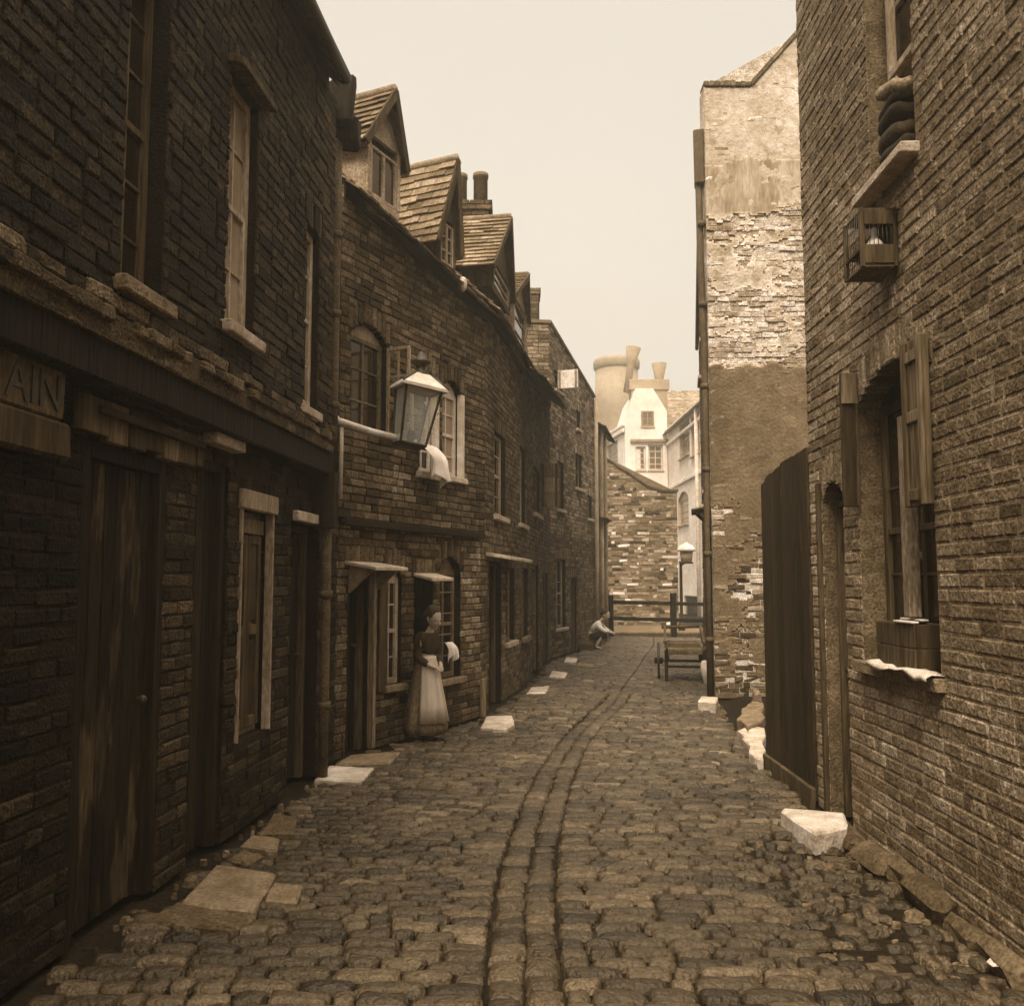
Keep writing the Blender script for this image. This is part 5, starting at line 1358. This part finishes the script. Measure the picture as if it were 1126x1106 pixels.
mb = skin_mesh('body', H, Bn, 'skin', gl, X); hc = (.12, 0, 1.19); Rm = head(mb, X, hc, (.92, -.1, -.32), .098)
body = mb.build('body', 'skin', gl); eyes(X, hc, Rm, .098, gl)
def loft(rings, X, n=44, fold=0.0, seed=0, a0=0.0, a1=2 * PI, close=True):
    r = random.Random(seed); ph = [r.uniform(0, 6) for _ in range(4)]; vs = []; mb = MB()
    m = n if close else n + 1
    for (cx, cy, z, rx, ry, fo) in rings:
        for k in range(m):
            w = a0 + (a1 - a0) * k / n
            q = 1 + fo * (.5 * math.sin(7 * w + ph[0]) + .35 * math.sin(11 * w + ph[1] + z * 2) + .25 * math.sin(17 * w + ph[2]))
            vs.append(X @ Vector((cx + rx * q * math.cos(w), cy + ry * q * math.sin(w), z)))
    for i in range(len(rings) - 1):
        for k in range(n):
            k2 = (k + 1) % m; mb.add([], []); mb.f.append([i * m + k, i * m + k2, (i + 1) * m + k2, (i + 1) * m + k]); mb.m.append(0); mb.sm.append(True)
    mb.v = vs; mb.t = [1.0] * len(vs); return mb
mb = loft([(0, 0, .025, .265, .235, .17), (0, 0, .10, .262, .232, .17), (0, 0, .30, .225, .20, .15), (0, 0, .50, .18, .165, .10), (0, 0, .66, .145, .14, .03), (0, 0, .76, .108, .112, .01), (0, 0, .79, .098, .105, 0)], X, seed=4)
mb.build('skirt', 'skirt', gl).modifiers.new('thick', 'SOLIDIFY').thickness = .006
D = {k: H[k] for k in ('waist', 'chest')}; D['waist'] = (.0, 0, .77, .102); D['chest'] = (.03, 0, .94, .118); D['col'] = (.055, 0, 1.035, .052)
Bd = [('waist', 'chest'), ('chest', 'col')]
for n, s in (('l', 1), ('r', -1)):
    D[n + 'sh'] = (.03, s * .128, .985, .074); D[n + 'ua'] = (.022, s * .153, .89, .064); D[n + 'el'] = (.012, s * .178, .79, .056); D[n + 'cf'] = (.14, s * .10, .715, .038); Bd += [('chest', n + 'sh'), (n + 'sh', n + 'ua'), (n + 'ua', n + 'el'), (n + 'el', n + 'cf')]
skin_mesh('bodice', D, Bd, 'dress', gl, X).build('bodice', 'dress', gl)
mb = loft([(.012, 0, .14, .272, .242, .15), (.012, 0, .30, .238, .212, .14), (.012, 0, .50, .195, .178, .095), (.012, 0, .66, .16, .152, .03), (.012, 0, .77, .115, .118, .0), (.014, 0, .80, .112, .118, 0)], X, n=30, seed=4, a0=-1.25, a1=1.25, close=False)
mb.build('apron', 'apron', gl).modifiers.new('thick', 'SOLIDIFY').thickness = .006
mb = MB(); c = Vector(hc)
mb.ball(X @ (c + Rm @ Vector((-.02, 0, .030))), .104, .088, .098, n=22, rot=X.to_3x3() @ Rm)
vs_ = []
for i, v in enumerate(mb.v):
    q = (X.inverted() @ v) - c; q = Rm.transposed() @ q; fx = q.x - q.z * .55
    if fx > .045: q = q * .90
    q = q * (1 + .02 * math.sin(q.y * 160) * (q.z > -.03)); vs_.append(X @ (c + Rm @ q))
mb.v = vs_; mb.ball(X @ (c + Rm @ Vector((-.115, 0, -.02))), .045, .05, .05, n=14); mb.build('hair', 'hair', gl)
mb = MB()
for s in (-1, 1): mb.ball(X @ Vector((.05, s * .085, .02)), .10, .04, .035, n=12, rot=X.to_3x3())
mb.build('boots', 'dress_black', gl)

# -- child sitting on a door stone
P = ground(654, 714); P = Vector((P.x + .06, P.y, 0))
ch = thing('person', (P.x, P.y, 0), 'child in white shirt and black skirt, sat leaning forward on a door stone', 'person')
X = Matrix.Translation((P.x, P.y, 0)) @ Matrix.Rotation(math.radians(-18), 4, 'Z')
H = {'pelvis': (-.16, 0, .30, .12), 'waist': (-.12, 0, .42, .095), 'chest': (.01, 0, .58, .105), 'neck': (.10, 0, .68, .045), 'skull': (.15, 0, .75, .05)}
Bn = [('pelvis', 'waist'), ('waist', 'chest'), ('chest', 'neck'), ('neck', 'skull')]
for s, n in ((1, 'l'), (-1, 'r')):
    H[n + 'sh'] = (.03, s * .135, .62, .048); H[n + 'el'] = (.17, s * .17, .47, .036); H[n + 'wr'] = (.31, s * .12, .42, .025)
    Bn += [('chest', n + 'sh'), (n + 'sh', n + 'el'), (n + 'el', n + 'wr')]; hand(H, Bn, n + 'wr', s, n, (.8, -s * .3, -.2), (0, 0, -1), .4, .9)
    H[n + 'hp'] = (-.12, s * .085, .29, .085); H[n + 'kn'] = (.18, s * .11, .36, .058); H[n + 'an'] = (.02 + .03 * s, s * .12, .07, .036); H[n + 'toe'] = (.15, s * .13, .03, .028)
    Bn += [('pelvis', n + 'hp'), (n + 'hp', n + 'kn'), (n + 'kn', n + 'an'), (n + 'an', n + 'toe')]
mb = skin_mesh('body', H, Bn, 'skin', ch, X); hc = (.20, 0, .83); Rm = head(mb, X, hc, (.93, -.1, -.25), .105); mb.build('body', 'skin', ch); eyes(X, hc, Rm, .105, ch)
D = {'waist': (-.13, 0, .41, .112), 'chest': (.01, 0, .575, .125), 'col': (.09, 0, .665, .055)}; Bd = [('waist', 'chest'), ('chest', 'col')]
for n, s in (('l', 1), ('r', -1)):
    D[n + 'sh'] = (.03, s * .14, .615, .066); D[n + 'el'] = (.17, s * .175, .47, .054); D[n + 'cf'] = (.28, s * .135, .425, .04); Bd += [('chest', n + 'sh'), (n + 'sh', n + 'el'), (n + 'el', n + 'cf')]
skin_mesh('shirt', D, Bd, 'cloth', ch, X).build('shirt', 'cloth', ch)
D = {'pelvis': (-.15, 0, .30, .15), 'waist': (-.13, 0, .40, .118)}; Bd = [('pelvis', 'waist')]
for n, s in (('l', 1), ('r', -1)): D[n + 'hp'] = (-.10, s * .08, .30, .115); D[n + 'kn'] = (.19, s * .10, .36, .085); D[n + 'hem'] = (.16, s * .11, .24, .075); Bd += [('pelvis', n + 'hp'), (n + 'hp', n + 'kn'), (n + 'kn', n + 'hem')]
skin_mesh('skirt', D, Bd, 'dress_black', ch, X).build('skirt', 'dress_black', ch)
mb = MB(); c = Vector(hc); mb.ball(X @ (c + Rm @ Vector((-.022, 0, .035))), .106, .092, .10, n=20, rot=X.to_3x3() @ Rm)
vs_ = []
for v in mb.v:
    q = Rm.transposed() @ ((X.inverted() @ v) - c)
    if q.x - q.z * .55 > .045: q = q * .9
    vs_.append(X @ (c + Rm @ q))
mb.v = vs_; mb.build('hair', 'hair', ch)
mb = MB(); mb.box(lambda a, b, c: X @ Vector((a, b, c)), -.36, -.02, -.3, .3, -.05, .185, bev=.02); tag(mb.build('door_stone', 'kerb'), 'low dark door stone the seated child rests on', 'doorstep')

# thin smoky air
mb = MB(); x0, x1, y0, y1, z0, z1 = -45, 60, -30, 110, -1.2, 34
P = [Vector((x, y, z)) for z in (z0, z1) for (x, y) in ((x0, y0), (x1, y0), (x1, y1), (x0, y1))]
mb.add(P, [[0, 3, 2, 1], [4, 5, 6, 7], [0, 1, 5, 4], [1, 2, 6, 5], [2, 3, 7, 6], [3, 0, 4, 7]]); hz = mb.build('haze', 'dark'); hz.data.materials.clear()
hm = bpy.data.materials.new('smoky_air'); hm.use_nodes = True; q = hm.node_tree.nodes
for x in list(q): q.remove(x)
ou = q.new('ShaderNodeOutputMaterial'); vo = q.new('ShaderNodeVolumePrincipled'); hm.node_tree.links.new(vo.outputs[0], ou.inputs['Volume'])
vo.inputs['Color'].default_value = (1, .90, .70, 1); vo.inputs['Density'].default_value = .004; vo.inputs['Anisotropy'].default_value = .3
hz.data.materials.append(hm); tag(hz, None, None, kind='stuff')

# ================================================================= CAMERA, SKY, SUN
cam = bpy.data.cameras.new('camera'); co = bpy.data.objects.new('camera', cam); C.objects.link(co)
co.location = CAM; co.rotation_euler = (PI / 2 + PITCH, 0, 0)
cam.sensor_width = 36; cam.lens = 36 * FPX / 1126; cam.clip_start = .05; cam.clip_end = 2000
sc.camera = co
SUN_EL, SUN_AZ = math.radians(48), math.radians(197)     # azimuth of the sun clockwise from +Y
w = bpy.data.worlds.new('World'); sc.world = w; w.use_nodes = True
n = w.node_tree.nodes; l = w.node_tree.links; bg = n['Background']
sky = n.new('ShaderNodeTexSky'); sky.sky_type = 'NISHITA'; sky.sun_disc = False; sky.sun_elevation = SUN_EL; sky.sun_rotation = SUN_AZ
sky.air_density = 2; sky.dust_density = 6
bw = n.new('ShaderNodeRGBToBW'); l.new(sky.outputs[0], bw.inputs[0])
pw = n.new('ShaderNodeMath'); pw.operation = 'POWER'; l.new(bw.outputs[0], pw.inputs[0]); pw.inputs[1].default_value = .25
# overcast dome: level near the horizon, brighter towards the zenith
tc = n.new('ShaderNodeTexCoord'); sx = n.new('ShaderNodeSeparateXYZ'); l.new(tc.outputs['Generated'], sx.inputs[0])
mr = n.new('ShaderNodeMapRange'); mr.interpolation_type = 'SMOOTHSTEP'; l.new(sx.outputs[2], mr.inputs[0]); mr.inputs[1].default_value = .56; mr.inputs[2].default_value = .95; mr.inputs[3].default_value = 1; mr.inputs[4].default_value = 5.2
nz = n.new('ShaderNodeTexNoise'); nz.inputs['Scale'].default_value = 1.6; nz.inputs['Detail'].default_value = 3; l.new(tc.outputs['Generated'], nz.inputs['Vector'])
nm = n.new('ShaderNodeMath'); nm.operation = 'MULTIPLY_ADD'; l.new(nz.outputs[0], nm.inputs[0]); nm.inputs[1].default_value = .16; nm.inputs[2].default_value = .92
m1 = n.new('ShaderNodeMath'); m1.operation = 'MULTIPLY'; l.new(pw.outputs[0], m1.inputs[0]); l.new(mr.outputs[0], m1.inputs[1])
m2 = n.new('ShaderNodeMath'); m2.operation = 'MULTIPLY'; l.new(m1.outputs[0], m2.inputs[0]); l.new(nm.outputs[0], m2.inputs[1])
vm = n.new('ShaderNodeVectorMath'); vm.operation = 'SCALE'; vm.inputs[0].default_value = (1.0, .925, .83); l.new(m2.outputs[0], vm.inputs['Scale'])
k = n.new('ShaderNodeVectorMath'); k.operation = 'SCALE'; l.new(vm.outputs[0], k.inputs[0]); k.inputs['Scale'].default_value = 5.25
l.new(k.outputs[0], bg.inputs[0]); bg.inputs[1].default_value = .12
sl = bpy.data.lights.new('sun', 'SUN'); sl.energy = 3.4; sl.angle = math.radians(14); sl.color = (1, .93, .80)
so = bpy.data.objects.new('sun', sl); C.objects.link(so)
dirv = Vector((math.sin(SUN_AZ) * math.cos(SUN_EL), math.cos(SUN_AZ) * math.cos(SUN_EL), math.sin(SUN_EL)))
so.rotation_euler = dirv.to_track_quat('Z', 'Y').to_euler(); so.location = dirv * 60
sc.view_settings.view_transform = 'Standard'; sc.view_settings.look = 'None'; sc.view_settings.gamma = 1; sc.view_settings.exposure = 0.0
